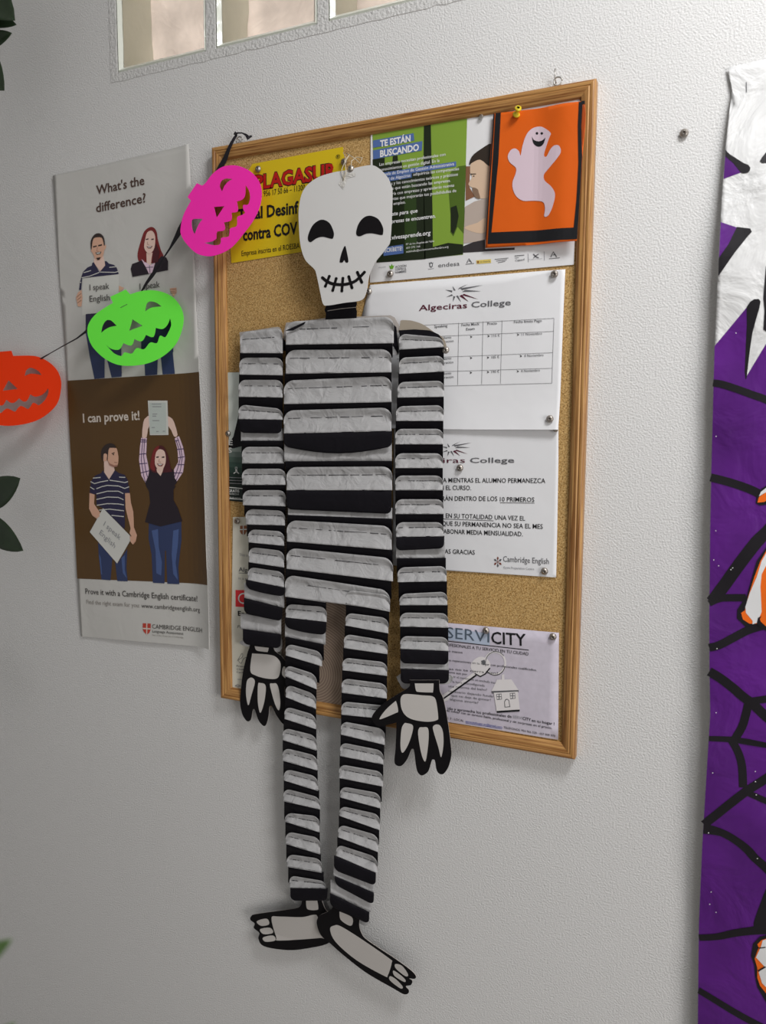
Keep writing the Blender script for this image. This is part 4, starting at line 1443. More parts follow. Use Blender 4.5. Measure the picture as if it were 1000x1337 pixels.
leg_l = [(W, 374, 425, 763, 770, 779, 786.7), (W, 373, 426.5, 788.5, 792.7, 806, 812), ('K', 372, 426, 819, 829, 2.0), (W, 372, 425, 819, 828, 832, 842), (W, 373, 420.5, 840, 851.4, 855.6, 870),
         (W, 372, 413.5, 867.6, 881, 882.6, 900), (W, 373, 412.7, 893, 907, 910, 926), (W, 371.4, 412.7, 922, 934, 938.5, 952), (W, 369, 413.3, 950, 960.7, 966, 980), (W, 369, 414.5, 976, 987, 993, 1006),
         (W, 370.8, 415, 1003.6, 1014, 1019, 1032.6), (W, 370, 418.3, 1029, 1041.5, 1046, 1057), (W, 372, 417, 1061, 1066, 1072.6, 1086.7), (W, 373, 418, 1085.5, 1094, 1101.7, 1115.5), (W, 374.4, 420, 1115, 1121.5, 1131.6, 1139.4),
         (W, 378, 425.3, 1143, 1151, 1159, 1160), ('K', 379, 427.7, 1176, 1176)]
pleats('leg', leg_l, 0.0235, 4.0)
leg_r = [(W, 452, 509, 770, 777, 788, 798.7), (W, 451, 507, 800, 807, 816.6, 827), (W, 449, 506, 827.4, 837, 846, 854), (W, 447, 505.4, 858.5, 865, 875, 882.5), (W, 446, 505, 885.5, 893, 904.4, 912), (W, 445.6, 504.8, 915.7, 921.7, 933, 939),
         (W, 445, 502.4, 941.5, 952, 959, 972.6), (W, 444, 500.6, 969, 980.4, 987, 998.3), (W, 442.6, 500, 997.7, 1008, 1015.7, 1027), (W, 444, 496.7, 1026.5, 1036, 1041, 1055.5), (W, 443, 496, 1052, 1063.6, 1065, 1084),
         (W, 441.5, 494, 1076, 1091, 1093, 1112.7), (W, 439, 492.6, 1102, 1119.5, 1117, 1140), ('K', 436, 490.6, 1136, 1157), (W, 435.4, 488, 1136, 1157, 1144, 1166), ('K', 437, 488, 1155, 1182), (W, 431.5, 484, 1156, 1180, 1166.5, 1191), ('K', 430.7, 482, 1183, 1207)]
pleats('leg', leg_r, 0.0265, 5.0)

# card pieces between and above the pleats
Q7 = Z(360, 400, .17)
R4 = Z(505, 410, .1122)
solid('shoulder_card', [Q7((58, 215), (80, 125), (240, 108), (380, 90), (880, 68), (912, 85), (945, 140), (945, 200), (900, 205), (60, 260))], 0.0235, 0.001, M_GCARD, sk)
solid('shoulder_tab', [Q7((905, 140), (925, 160), (945, 350), (940, 372), (900, 300))], 0.0262, 0.0006, M_BTIS, sk)
solid('shoulder_tab', [Q7((893, 300), (940, 372), (900, 378))], 0.0268, 0.0006, M_TIS, sk)
solid('shoulder_tab', [Q7((50, 235), (78, 280), (85, 340), (55, 345))], 0.0258, 0.0006, M_BTIS, sk)
solid('corner_fold', [Q7((72, 188), (230, 116), (215, 140), (130, 186))], 0.0345, 0.0004, M_BTIS, sk)
solid('shoulder_card', [smooth_loop(R4((140, 200), (140, 200), (155, 100), (155, 100), (165, 74), (230, 72), (300, 80), (400, 112), (480, 160), (570, 225), (650, 270), (690, 360), (690, 430), (660, 450), (660, 450), (640, 330), (640, 330)), 4)], 0.0245, 0.0008, mat('beige_card', A(150, 140, 126, 205), 0.6, 0.2), sk)
solid('shoulder_band', [R4((140, 190), (320, 178), (500, 190), (600, 235), (650, 300), (150, 260))], 0.0262, 0.0005, M_BTIS, sk)
A1 = Z(305, 410, .1122)
solid('shoulder_card', [smooth_loop(A1((75, 300), (75, 300), (68, 212), (68, 212), (300, 180), (480, 152), (530, 155), (555, 195), (570, 290), (570, 290)), 3)], 0.0215, 0.0008, M_GCARD, sk)
for pts, d in (([(363, 834), (367, 832), (368.5, 842), (366, 850), (358, 850.5), (318, 843), (317, 836)], 0.0182), ([(522.5, 880), (522, 893), (527, 899.5), (534, 898), (560, 893), (586, 893), (586, 880)], 0.0245),
               ([(381, 1168), (386, 1180), (392, 1183), (425, 1190), (434, 1190), (428, 1170)], 0.0150), ([(430, 1176), (431, 1187), (434, 1191), (470, 1206), (478, 1208.5), (481, 1200)], 0.0200)):
    solid('end_card', [smooth_loop(pts, 3)], d, 0.0008, M_TIS, sk)

# skull
V = Z(370, 200, .172)
tl_sk = lambda x, z: (0.86 - z) * 0.10
skull = solid('skull', [smooth_loop(V((480, 128), (600, 99), (690, 95), (772, 160), (816, 240), (826, 330), (812, 640), (785, 715), (705, 815), (662, 895), (645, 950), (628, 1050), (590, 1115), (460, 1136), (335, 1156), (300, 1142), (278, 1050), (250, 920), (232, 878), (165, 808), (130, 700), (118, 560), (118, 410), (155, 275), (250, 190), (370, 148)), 6)], 0.028, 0.0012, M_CARD, sk, tilt=tl_sk)


class Flat(Sheet):
    def __init__(self, root, d, tilt=None):
        self.root, self.d, self.curl, self.step = root, d, tilt, 0.02


fs_ = Flat(skull, 0.028, tl_sk)
for nm, pts in (('eye_socket', ((187, 655), (195, 605), (230, 540), (290, 505), (350, 530), (383, 600), (380, 640), (365, 650), (300, 635), (250, 648), (208, 676))),
                ('eye_socket', ((553, 610), (570, 540), (610, 490), (660, 475), (720, 500), (755, 560), (758, 605), (745, 622), (680, 610), (630, 612), (578, 632))),
                ('nose_hole', ((467, 704), (480, 740), (494, 815), (487, 831), (474, 829), (463, 812), (452, 828), (434, 831), (428, 820), (442, 760)))):
    pt = fs_.part(nm, 'black ' + nm.replace('_', ' '))
    pt.poly(V(*pts), M_BCARD, 1, smooth=4)
    pt.done()
pt = fs_.part('stitched_mouth', 'black stitched smile')
pt.line(V((298, 946), (330, 972), (375, 992), (440, 998), (500, 990), (555, 965), (616, 904)), 4.0, M_BCARD, 1, smooth=4)
for a_, b_ in (((350, 935), (320, 1010)), ((402, 952), (376, 1042)), ((453, 950), (445, 1046)), ((498, 938), (522, 1022)), ((563, 905), (596, 980))):
    pt.line(V(a_, b_), 3.9, M_BCARD, 2)
    for e in (a_, b_):
        pt.disc(V(e)[0], 1.95, M_BCARD, 2, n=12)
for e in ((298, 946), (616, 904)):
    pt.disc(V(e)[0], 2.0, M_BCARD, 2, n=12)
pt.done()
# tape and string on the forehead
M_TAPE = mat('clear_tape', (0.66, 0.64, 0.60), 0.15, 0.5, bump=(90, 0.9, 0.004, 3, 1.0))
pt = fs_.part('tape', 'crinkled clear tape')
pt.poly(V((420, 235), (470, 140), (500, 150), (545, 150), (548, 175), (490, 190), (455, 275)), M_TAPE, 2)
pt.done()


def string(pts, d, r=0.0006, m=None):
    w = []
    for x, y, dd in pts:
        X, Zz = P(x, y, d + dd)
        w.append((X, -(d + dd), Zz))
    return tube('hanging_string', w, r, m or mat('cream_string', (0.62, 0.55, 0.42), 0.8, 0.1), sk, seg=6)


string([(448, 236, .004), (452, 224, .006), (450, 212, .0), (456, 202, -.006), (452, 200, -.008), (462, 206, -.006), (470, 213, -.004), (473, 206, -.006), (466, 205, -.008), (459, 210, .002), (458, 222, .007)], 0.0290)
string([(449, 234, .005), (446, 222, .004), (452, 206, -.004), (448, 199, -.010)], 0.0290, 0.0005)
# neck: accordion of black paper
solid('neck', [V((322, 1120), (550, 1110), (556, 1145), (548, 1170), (556, 1200), (553, 1265), (318, 1275), (322, 1215), (312, 1190), (322, 1160))], 0.0245, 0.0012, M_BTIS, sk)
solid('neck_fold', [V((335, 1195), (440, 1178), (552, 1168), (552, 1171), (440, 1182), (335, 1199))], 0.0249, 0.0003, M_GCARD, sk)


# hands and feet of black card with printed bones
def limb(name, outline, bones, d, label=None, n=5, tilt=None):
    o = solid(name, [smooth_loop(outline, n)], d, 0.0010, M_BCARD, sk, edge_mat=M_GCARD, tilt=tilt)
    fl_ = Flat(o, d, tilt)
    for b in bones:
        q = fl_.part('bone')
        q.poly(b, M_BONE, 1, smooth=4)
        q.done()
    return o


H = Z(480, 870, .12)
dup = lambda pts, ks: [p for i, p in enumerate(pts) for _ in range(2 if i in ks else 1)]
limb('hand', dup(H((455, 150), (448, 225), (300, 318), (150, 420), (60, 520), (48, 580), (100, 650), (160, 652), (295, 618), (312, 640), (303, 880), (290, 1030), (315, 1078), (370, 1080), (430, 1010), (470, 915), (488, 898), (505, 925), (530, 1110), (560, 1172), (600, 1186), (660, 1140), (695, 1030), (712, 1014), (732, 1030), (750, 1130), (785, 1172), (830, 1166), (880, 1090), (910, 970), (905, 860), (870, 590), (825, 360), (785, 265), (778, 150)), (0, 34)),
     [H((513, 185), (513, 185), (718, 185), (718, 185), (712, 275), (690, 283), (560, 278), (527, 262)), H((358, 370), (375, 318), (430, 300), (600, 315), (705, 325), (745, 375), (768, 545), (752, 585), (650, 602), (500, 580), (415, 535), (370, 460)),
      H((312, 385), (333, 485), (300, 510), (150, 572), (135, 558), (195, 475), (290, 388)), H((398, 622), (430, 618), (492, 642), (485, 725), (440, 855), (382, 940), (358, 870), (368, 690)),
      H((562, 670), (600, 662), (655, 670), (665, 765), (650, 930), (626, 1036), (585, 950), (550, 745)), H((712, 655), (745, 632), (790, 645), (820, 715), (825, 850), (800, 988), (770, 880), (718, 710))], 0.0425)
HL = Z(300, 830, .0972)
limb('hand', dup(HL((275, 90), (262, 160), (235, 240), (175, 500), (142, 800), (140, 930), (170, 1060), (220, 1140), (262, 1148), (290, 1105), (308, 1005), (322, 985), (340, 1005), (385, 1135), (450, 1211), (490, 1190), (520, 1080), (532, 965), (550, 945), (575, 965), (630, 1075), (720, 1190), (800, 1195), (760, 960), (735, 700), (790, 660), (850, 610), (850, 550), (800, 430), (700, 280), (600, 195), (585, 90)), (0, 31)),
     [HL((335, 140), (335, 140), (525, 162), (525, 162), (512, 214), (490, 218), (385, 205), (350, 185)), HL((298, 262), (330, 240), (560, 260), (648, 308), (685, 385), (670, 520), (620, 578), (480, 572), (340, 530), (278, 470)),
      HL((238, 595), (280, 562), (325, 580), (337, 640), (292, 800), (250, 936), (220, 790), (225, 650)), HL((385, 640), (410, 634), (470, 650), (486, 720), (462, 900), (412, 1036), (380, 910), (376, 740)),
      HL((540, 648), (580, 640), (630, 645), (662, 730), (680, 900), (660, 1002), (610, 920), (560, 750)), HL((725, 412), (790, 480), (778, 582), (703, 520))], 0.0195)
FT = Z(320, 980, .2469)
limb('foot', dup(FT((302, 770), (300, 800), (285, 828), (230, 840), (60, 864), (32, 876), (28, 895), (50, 915), (46, 938), (75, 965), (70, 995), (100, 1035), (220, 1055), (330, 1046), (450, 1012), (480, 920), (470, 872), (430, 846), (408, 800), (405, 770)), (0, 19)),
     [FT((322, 775), (322, 775), (380, 780), (380, 780), (388, 832), (378, 842), (345, 842), (326, 830)), FT((140, 885), (180, 877), (300, 880), (360, 868), (385, 880), (410, 985), (400, 990), (185, 1004), (165, 985)),
      FT((62, 902), (115, 888), (127, 918), (85, 926)), FT((80, 944), (132, 936), (148, 963), (98, 970)), FT((95, 988), (148, 977), (160, 1003), (108, 1010))], 0.0165, tilt=lambda x, z: max(0, (z + 0.40)) * 0.12)
limb('foot', dup(FT((470, 820), (440, 850), (395, 872), (378, 910), (400, 975), (450, 1020), (520, 1082), (640, 1175), (780, 1256), (835, 1287), (860, 1286), (866, 1268), (850, 1246), (876, 1240), (884, 1218), (868, 1205), (895, 1207), (903, 1194), (880, 1165), (800, 1105), (650, 1005), (615, 965), (603, 920), (610, 870)), (0, 23)),
     [FT((500, 850), (500, 850), (565, 880), (567, 920), (545, 922), (505, 892)), FT((450, 945), (470, 925), (510, 930), (640, 1012), (765, 1100), (776, 1120), (755, 1188), (735, 1190), (590, 1108), (480, 1012)),
      FT((795, 1128), (830, 1137), (862, 1182), (848, 1192), (798, 1152)), FT((785, 1162), (825, 1188), (849, 1213), (840, 1222), (790, 1190)), FT((768, 1192), (800, 1210), (834, 1248), (820, 1256), (766, 1214))], 0.0215, tilt=lambda x, z: max(0, (z + 0.42)) * 0.12)

# ================================================================== PUMPKIN GARLAND
NEON_G, NEON_P, NEON_O = mat('neon_green_card', (0.16, 0.90, 0.07), 0.6, 0.2), mat('neon_pink_card', (0.93, 0.028, 0.42), 0.6, 0.2), mat('neon_orange_card', (0.93, 0.045, 0.003), 0.6, 0.2)
PGN = Z(100, 360, .16)
D2 = lambda *pts: list(pts)


def lean(zc, k, xc=0.0, kx=0.0):
    return lambda x, z: (zc - z) * k + (x - xc) * kx


green_outline = dup(PGN((95, 500), (88, 430), (110, 370), (160, 310), (240, 255), (296, 222), (275, 172), (400, 113), (436, 152), (520, 127), (620, 118), (720, 140), (800, 190), (855, 270), (872, 360), (850, 470), (800, 570), (700, 660), (580, 715), (450, 735), (330, 725), (220, 670), (130, 580)), (5, 6, 7, 8))
cg = P(177, 428, 0.03)
g = solid('paper_pumpkin', [smooth_loop(green_outline, 5), smooth_loop(dup(PGN((198, 468), (210, 410), (240, 366), (280, 365), (327, 408), (270, 420), (230, 442)), (0, 4)), 4),
                            smooth_loop(dup(PGN((557, 292), (570, 232), (600, 210), (650, 220), (694, 251), (640, 255), (600, 264)), (0, 4)), 4), PGN((455, 355), (537, 408), (427, 450)),
                            smooth_loop(dup(PGN((232, 555), (280, 595), (345, 603), (380, 550), (445, 570), (470, 517), (530, 535), (565, 482), (625, 500), (645, 425), (700, 435), (740, 400), (762, 345), (772, 400), (752, 455), (722, 502), (680, 490), (655, 550), (600, 545), (550, 600), (490, 590), (450, 635), (390, 625), (365, 655), (300, 630)), (0, 3, 5, 7, 9, 12)), 4)],
          0.036, 0.0006, NEON_G, tilt=lean(cg[1], 0.25, cg[0], -0.2))
tag(g, 'neon green paper pumpkin hanging over the tall poster, middle of the garland', 'paper pumpkin', 'paper pumpkins on the garland')
st = Flat(g, 0.036, lean(cg[1], 0.25, cg[0], -0.2))
q = st.part('staple', 'dark staple')
q.line(PGN((358, 261), (414, 233)), 0.7, M_STITCH, 1)
q.done()
PPK = Z(220, 200, .13)
pink_outline = dup(PPK((120, 760), (150, 620), (225, 478), (190, 440), (285, 300), (335, 325), (370, 300), (440, 210), (530, 142), (620, 122), (710, 130), (820, 182), (900, 270), (935, 380), (920, 520), (860, 660), (760, 800), (640, 940), (520, 1010), (400, 1035), (280, 1005), (180, 910), (130, 830)), (2, 3, 4, 5))
cp = P(287, 277, 0.034)
pk = solid('paper_pumpkin', [smooth_loop(pink_outline, 5), smooth_loop(dup(PPK((538, 386), (513, 330), (530, 280), (575, 255), (642, 260), (600, 285), (560, 330)), (0, 4)), 4), smooth_loop(dup(PPK((230, 700), (250, 662), (345, 660), (300, 720), (262, 814), (240, 770)), (2, 4)), 4),
                             PPK((455, 540), (560, 532), (483, 648)),
                             smooth_loop(dup(PPK((772, 318), (805, 370), (820, 440), (800, 515), (750, 520), (752, 570), (768, 598), (735, 622), (690, 640), (690, 690), (680, 735), (620, 755), (612, 800), (600, 838), (530, 850), (525, 890), (508, 920), (440, 922), (360, 900), (440, 885), (480, 858), (485, 790), (545, 780), (567, 755), (555, 695), (620, 680), (635, 645), (630, 598), (685, 590), (697, 560), (685, 485), (740, 465), (768, 420)), (0, 18, 20, 24, 27, 30)), 3)],
           0.040, 0.0006, NEON_P, tilt=lean(cp[1], 0.18, cp[0], -0.15))
tag(pk, 'neon pink paper pumpkin tipped sideways over the board corner', 'paper pumpkin', 'paper pumpkins on the garland')
POR = Z(0, 440, .1)
org_outline = dup(POR((800, 630), (770, 480), (690, 370), (560, 282), (420, 245), (170, 247), (150, 180), (-30, 195), (-50, 250), (-200, 280), (-380, 370), (-500, 500), (-540, 650), (-510, 800), (-420, 950), (-280, 1060), (-100, 1130), (80, 1160), (300, 1140), (500, 1080), (660, 970), (760, 840)), (5, 6, 7, 8))
co = P(15, 507, 0.03)
og = solid('paper_pumpkin', [smooth_loop(org_outline, 5), smooth_loop(dup(POR((320, 512), (340, 440), (390, 403), (450, 415), (510, 450), (546, 500), (480, 485), (400, 480)), (0, 5)), 4), smooth_loop(dup(POR((-290, 600), (-280, 520), (-220, 470), (-150, 480), (-90, 530), (-180, 530), (-250, 570)), (0, 4)), 4),
                             POR((110, 565), (232, 677), (33, 702)),
                             smooth_loop(dup(POR((626, 670), (635, 720), (590, 820), (510, 890), (470, 872), (430, 860), (400, 905), (365, 940), (320, 920), (270, 900), (230, 930), (190, 975), (100, 933), (50, 955), (10, 990), (-60, 985), (-130, 960), (-250, 900), (-330, 800), (-360, 740), (-260, 820), (-150, 860), (-80, 830), (-40, 880), (20, 895), (50, 870), (80, 818), (140, 860), (195, 850), (248, 798), (300, 840), (350, 832), (395, 745), (450, 778), (530, 765), (590, 720)), (0, 19, 22, 26, 29, 32)), 3)],
           0.045, 0.0006, NEON_O, tilt=lean(co[1], 0.35, co[0], -0.25))
tag(og, 'neon orange paper pumpkin cut by the left edge of the photo', 'paper pumpkin', 'paper pumpkins on the garland')
# ribbon
M_RIB = mat('black_satin_ribbon', (0.012, 0.010, 0.014), 0.35, 0.4)
rb = empty('garland_ribbon', (P(308, 176, 0.02)[0], -0.02, P(308, 176, 0.02)[1]), 'thin black ribbon joining the three paper pumpkins to the hook at the board corner', 'ribbon')


def ribbon(pts, name='ribbon_length'):
    """pts: (px, py, width px, distance)"""
    L, R = [], []
    n = len(pts)
    for i, (x, y, w, d) in enumerate(pts):
        a_, b_ = pts[max(i - 1, 0)], pts[min(i + 1, n - 1)]
        dx, dy = b_[0] - a_[0], b_[1] - a_[1]
        l = math.hypot(dx, dy) or 1
        for S, s in ((L, 1), (R, -1)):
            px, py = x - s * dy / l * w / 2, y + s * dx / l * w / 2
            X, Zz = P(px, py, d + s * .0004)
            S.append((X, -(d + s * .0004), Zz))
    vs = L + R
    fs = [(i, i + 1, n + i + 1, n + i) for i in range(n - 1)]
    o = link(name, mesh_from(name, vs, fs), M_RIB, rb)
    md = o.modifiers.new('thickness', 'SOLIDIFY')
    md.thickness = 0.0004
    return o


ribbon([(309, 176, 3, .012), (306, 180, 3.5, .016), (302, 187, 4, .020), (298, 196, 4.5, .0215), (294, 207, 6, .021), (289, 216, 7, .0205), (284, 226, 7, .0205)])
ribbon([(243, 286, 8, .034), (236, 299, 8, .032), (230, 310, 5.5, .028), (222, 324, 2.5, .024), (214, 336, 1.8, .022), (207, 348, 3.5, .022), (199, 359, 5.0, .019), (191, 370, 3.6, .016), (185, 380, 2.0, .011), (180, 390, 2, .011)])
ribbon([(122, 424, 3.5, .036), (112, 433, 3.2, .036), (100, 442, 1.8, .032), (80, 453, 1.3, .022), (66, 461, 1.2, .015), (54, 468, 2.2, .012), (46, 474, 2.5, .012)])
ribbon([(306, 176, 3.5, .013), (310, 173.5, 2, .016), (316, 173.6, 1.6, .018), (321, 176, 3.2, .018), (324, 180, 6, .017), (327, 178, 3, .016), (329, 177.5, 1.5, .015)], 'ribbon_bow')
ribbon([(306, 176, 3.2, .014), (307.5, 172.5, 2.6, .016), (309, 174.5, 2.4, .017), (308, 178, 2.4, .015)], 'ribbon_knot')

# ================================================================== PURPLE HALLOWEEN BANNER AT THE RIGHT
zt = P(960, 85, 0.0)[1]


def curlB(x, z):
    t = max(0.0, min(1.0, (zt - z) / 0.30))
    e = max(0.0, 1 - (x - 0.755) / 0.05)
    return 0.003 + 0.017 * t * t * (3 - 2 * t) + 0.002 * math.sin(z * 9 + 0.5) * (0.4 + e) * t + 0.0018 * math.sin(x * 42 + z * 14) * math.sin(z * 27 + x * 9)


M_BAN = mat('white_banner_paper', (0.74, 0.74, 0.735), 0.45, 0.3, bump=(11, 0.9, 0.008, 4, 2.0))
bn1, bn2, bn3 = Z(920, 80, .1495), Z(920, 270, .172), Z(920, 480, .1646)
bn4, bn5, bn6 = Z(900, 690, .157), Z(900, 880, .172), Z(900, 1100, .1773)
left = [(950, 88), (952, 101), (956, 118), (954, 132), (952.5, 142), (947, 195), (944, 234), (941, 280), (937, 361), (933, 451), (931.5, 500), (928.5, 618), (927, 700), (926, 800), (926.3, 880), (927.3, 932), (923, 1000), (919, 1067), (917, 1100), (912.4, 1206), (911, 1337), (910, 1480)]
ban = Sheet('halloween_banner', left + [(1560, 1500), (1520, -40)], 0.001, M_BAN, 'purple spider web banner with white jagged top hanging at the right edge of the wall', 'banner', curl=curlB, step=0.011)
ban.gap = 0.00028
BK = mat('banner_black_print', (0.010, 0.008, 0.011), 0.4, 0.4)
PU = mat('banner_purple_print', A(80, 22, 112, 212), 0.4, 0.4, bump=(15, 0.6, 0.006, 3, 1.4), vary=(10, 0.22))
OR = mat('banner_orange_print', A(214, 92, 20, 190), 0.45, 0.35)
p = ban.part('purple_ground', 'purple printed ground')
p.poly(bn1((181, 800), (350, 960), (165, 1028)), PU, 0)
p.poly(bn2((121, 116), (270, 165), (107, 430)), PU, 0)
p.poly(bn2((75, 1057), (325, 757), (345, 900), (315, 1290), (465, 1042)) + [(1040, 400), (1200, 470), (1545, 300), (1558, 1490)] + left[::-1][0:11], PU, 0)
for x, y in bn3((90, 545), (88, 1292)) + bn4((220, 18), (203, 260), (243, 308), (345, 340), (360, 325), (230, 996)) + bn5((203, 290), (177, 746), (500, 735), (501, 812), (507, 912), (146, 1200)) + bn6((160, 358), (196, 507), (150, 448), (500, 112)) + bn2((237, 960),):
    p.disc((x, y), 0.75, M_WHT, 7, n=8)
p.done()
ban.part('jagged_outline').poly(bn1((181, 775), (215, 810), (270, 845), (340, 890), (380, 905), (398, 930), (395, 955), (375, 975), (340, 980), (318, 975), (250, 890), (181, 830)), BK, 1).done()
ban.part('jagged_outline').poly(bn2((245, 153), (345, 165), (358, 190), (330, 220), (230, 345), (103, 528), (106, 390), (180, 285)), BK, 1).done()
ban.part('jagged_outline').poly(bn2((318, 762), (345, 722), (375, 702), (410, 700), (424, 720), (415, 770), (388, 860), (362, 960), (350, 1040), (335, 1150), (318, 1300), (310, 1312), (304, 1255), (312, 1050), (320, 900)), BK, 1).done()
ban.part('jagged_outline').poly(bn2((465, 455), (445, 690), (455, 790), (446, 930), (465, 945)) + [(1030, 440), (1010, 340)], BK, 1).done()
ban.part('jagged_outline').poly(bn1((540, 790), (500, 840), (482, 872), (500, 890), (540, 888)) + [(1030, 212), (1020, 190)], BK, 1).done()
for pts, w in ((bn3((66, 122), (130, 130), (250, 168), (380, 215), (490, 255), (600, 320), (800, 480)), 9.2), (bn3((46, 870), (130, 890), (250, 925), (360, 965), (430, 1000), (560, 1090)), 10.5),
               (bn4((165, 600), (250, 525), (420, 290), (560, 110), (650, 20), (800, -150)), [9, 15, 15, 15, 14, 14]), (bn4((165, 622), (250, 582), (350, 575), (470, 575)), [8, 9, 9.5, 9.5]),
               (bn4((165, 990), (250, 968), (380, 900), (500, 840), (650, 800), (800, 790)), 10), (bn4((165, 1188), (260, 1245), (370, 1330)) + bn5((400, 165), (480, 225), (581, 320), (700, 420)), 12),
               (bn5((470, 205), (540, 195), (600, 185), (760, 150)), 9), (bn5((450, 215), (430, 300), (400, 400), (340, 500)), 9.5), (bn5((148, 488), (320, 496), (450, 515), (590, 540), (700, 545)), [6.5, 7.5, 8, 7, 7]),
               (bn5((320, 500), (370, 590), (400, 700), (408, 860)), 9.5), (bn5((112, 1140), (200, 1070), (300, 990), (430, 890), (600, 780), (760, 660)), 10), (bn5((430, 895), (510, 930), (600, 970), (760, 1040)), 8),
               (bn5((108, 1170), (240, 1200), (350, 1260), (440, 1330)) + bn6((480, 110), (570, 190), (700, 330)), [14, 10, 10, 11, 11, 11, 11]), (bn6((72, 698), (200, 692), (330, 665), (440, 650), (560, 640), (700, 640)), [8, 8, 9, 9.5, 11, 12]),
               (bn6((590, 350), (550, 480), (520, 600), (530, 660)), [8, 11, 14, 16]), (bn6((68, 1085), (200, 1165), (340, 1250), (500, 1337), (640, 1400)), 8.5)):
    ban.part('web_strand').line(pts, w, BK, 2, smooth=3).done()
p = ban.part('orange_tassel', 'orange and white tip with a black outline')
p.poly(bn3((405, 1075), (415, 1015), (450, 960), (500, 930), (620, 900), (620, 1030), (490, 1085), (440, 1092)), BK, 3)
p.poly(bn3((418, 1070), (430, 1025), (490, 985), (600, 960), (600, 1000), (470, 1065)), OR, 4)
p.poly(bn3((430, 1020), (445, 985), (490, 950), (600, 930), (600, 965), (490, 985)), M_WHT, 5)
p.done()
p = ban.part('striped_sleeve', 'orange and white striped shape with a black outline')
p.poly(bn4((650, 140), (560, 270), (480, 550), (400, 670), (396, 745), (470, 815), (560, 800), (640, 850), (900, 900), (900, 0)), BK, 3)
p.poly(bn4((650, 165), (590, 270), (540, 400), (490, 560), (460, 680), (430, 700), (445, 755), (500, 790), (560, 790), (580, 760), (640, 815), (880, 860), (880, 40)), OR, 4)
p.poly(bn4((640, 200), (600, 270), (560, 400), (500, 540), (465, 650), (470, 700), (525, 765), (525, 795), (565, 780), (600, 690), (590, 480), (600, 380), (640, 300)), M_WHT, 5)
p.poly(bn4((560, 790), (570, 740), (600, 725), (585, 750), (600, 790), (590, 820)), BK, 6)
p.done()
p = ban.part('bony_hand', 'white hand with orange edges and a black outline')
p.poly(bn6((600, 670), (520, 690), (470, 740), (455, 830), (480, 900), (485, 980), (500, 1060), (570, 1180), (760, 1260), (760, 640)), BK, 3)
p.poly(bn6((600, 690), (530, 715), (500, 745), (510, 770), (480, 850), (500, 920), (500, 990), (520, 1050), (580, 1125), (740, 1200), (740, 680)), OR, 4)
p.poly(bn6((600, 695), (540, 715), (525, 765), (490, 840), (550, 905), (510, 950), (535, 1030), (600, 1095), (730, 1150), (730, 690)), M_WHT, 5)
p.line(bn6((510, 772), (560, 765)), 1.2, BK, 6)
p.line(bn6((505, 940), (560, 908)), 1.6, BK, 6)
p.done()
p = ban.part('staple', 'thin steel staple')
p.line(bn1((364, 182), (364, 275)), 1.0, M_GREYINK, 1)
p.done()

# ================================================================== PLANTS AT THE LEFT EDGE
M_LEAF = mat('dark_green_leaf', (0.022, 0.040, 0.018), 0.35, 0.45, vary=(30, 0.25))
M_STEM = mat('green_stem', (0.05, 0.075, 0.03), 0.6, 0.3)


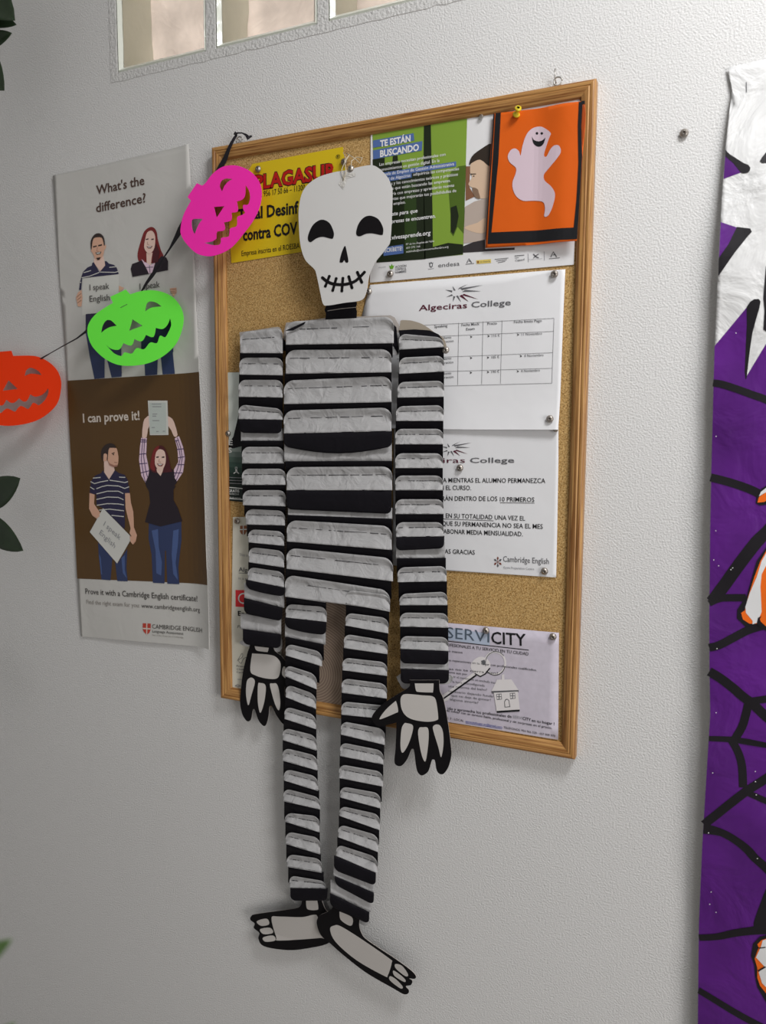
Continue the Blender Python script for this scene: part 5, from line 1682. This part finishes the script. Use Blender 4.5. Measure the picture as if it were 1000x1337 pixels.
def leaf(base, tip, width, parent, m=M_LEAF, bend=0.15, fold=0.25, roll=0.0, sharp=0.75):
    """a leaf blade with a folded midrib from base to tip (world points)"""
    b, t = Vector(base), Vector(tip)
    ax = t - b
    L = ax.length
    ax.normalize()
    view = Vector((0.35, -1, 0.0))
    side = ax.cross(view).normalized()
    nrm = side.cross(ax).normalized()
    side = (side * math.cos(roll) + nrm * math.sin(roll)).normalized()
    nrm = side.cross(ax).normalized()
    verts, faces = [], []
    NL, NWd = 14, 6
    for i in range(NL + 1):
        u = i / NL
        w = width / 2 * (math.sin(math.pi * min(1, u ** sharp)) ** 0.8) if 0 < u < 1 else 0.0
        if u > .86:
            w = max(w, 0.0)
        for j in range(NWd + 1):
            s = (j / NWd) * 2 - 1
            p_ = b + ax * (u * L) + side * (s * w) + nrm * (fold * abs(s) * w - bend * L * u * u)
            verts.append(p_)
    for i in range(NL):
        for j in range(NWd):
            q_ = i * (NWd + 1) + j
            faces.append((q_, q_ + 1, q_ + NWd + 2, q_ + NWd + 1))
    o = link('leaf', mesh_from('leaf', verts, faces), m, parent, smooth=True)
    md = o.modifiers.new('thickness', 'SOLIDIFY')
    md.thickness = 0.0006
    return o


def at(px, py, d):
    x, z_ = P(px, py, d)
    return (x, -d, z_)


vine = empty('trailing_plant', at(-45, -90, 0.10), 'dark leafy plant trailing down along the left edge of the wall', 'plant')
stem_pts = [at(x, y, d) for x, y, d in ((-60, -120, .09), (-40, 20, .10), (-52, 120, .10), (-60, 300, .10), (-95, 480, .11), (-60, 610, .10), (-38, 655, .085), (-36, 720, .08), (-50, 860, .07))]
tube('stem', stem_pts, 0.0028, M_STEM, vine)
leaf(at(-75, -45, .10), at(16, 22, .115), 0.075, vine, roll=0.2, bend=.03, sharp=1.25)
leaf(at(-40, 20, .10), at(20, 31, .085), 0.026, vine, bend=.03, sharp=1.2)
leaf(at(-44, 70, .10), at(14, 42, .085), 0.030, vine, bend=.03, sharp=1.2)
leaf(at(-46, 55, .10), at(3, 116, .11), 0.062, vine, bend=.03, sharp=1.1)
leaf(at(-38, 668, .08), at(24, 625, .105), 0.052, vine, bend=.02, fold=.1, sharp=1.2)
leaf(at(-36, 668, .08), at(28, 719, .105), 0.050, vine, bend=.02, fold=.1, sharp=1.1)
leaf(at(-60, 300, .10), at(-12, 370, .11), 0.04, vine)
leaf(at(-95, 480, .11), at(-130, 560, .11), 0.04, vine)
leaf(at(-50, 860, .07), at(-12, 930, .09), 0.04, vine)

# a second plant standing nearer the viewer, only its out-of-focus leaf edges in view
M_LEAF2 = mat('fresh_green_leaf', (0.085, 0.15, 0.05), 0.5, 0.3, vary=(30, 0.2))
np_ = empty('foreground_plant', at(-330, 1900, 0.86), 'out of focus green plant at the lower left corner of the photo', 'plant')
tube('stem', [at(-330, 1900, .86), at(-200, 1650, .86), at(-110, 1450, .86), at(-90, 1300, .86)], 0.0022, M_STEM, np_)
leaf(at(-95, 1290, .86), at(11, 1232, .85), 0.014, np_, M_LEAF2, bend=.05)
leaf(at(-110, 1440, .86), at(13, 1345, .85), 0.018, np_, M_LEAF2, bend=.05)

for o_ in (_font_ob,):
    bpy.data.objects.remove(o_)
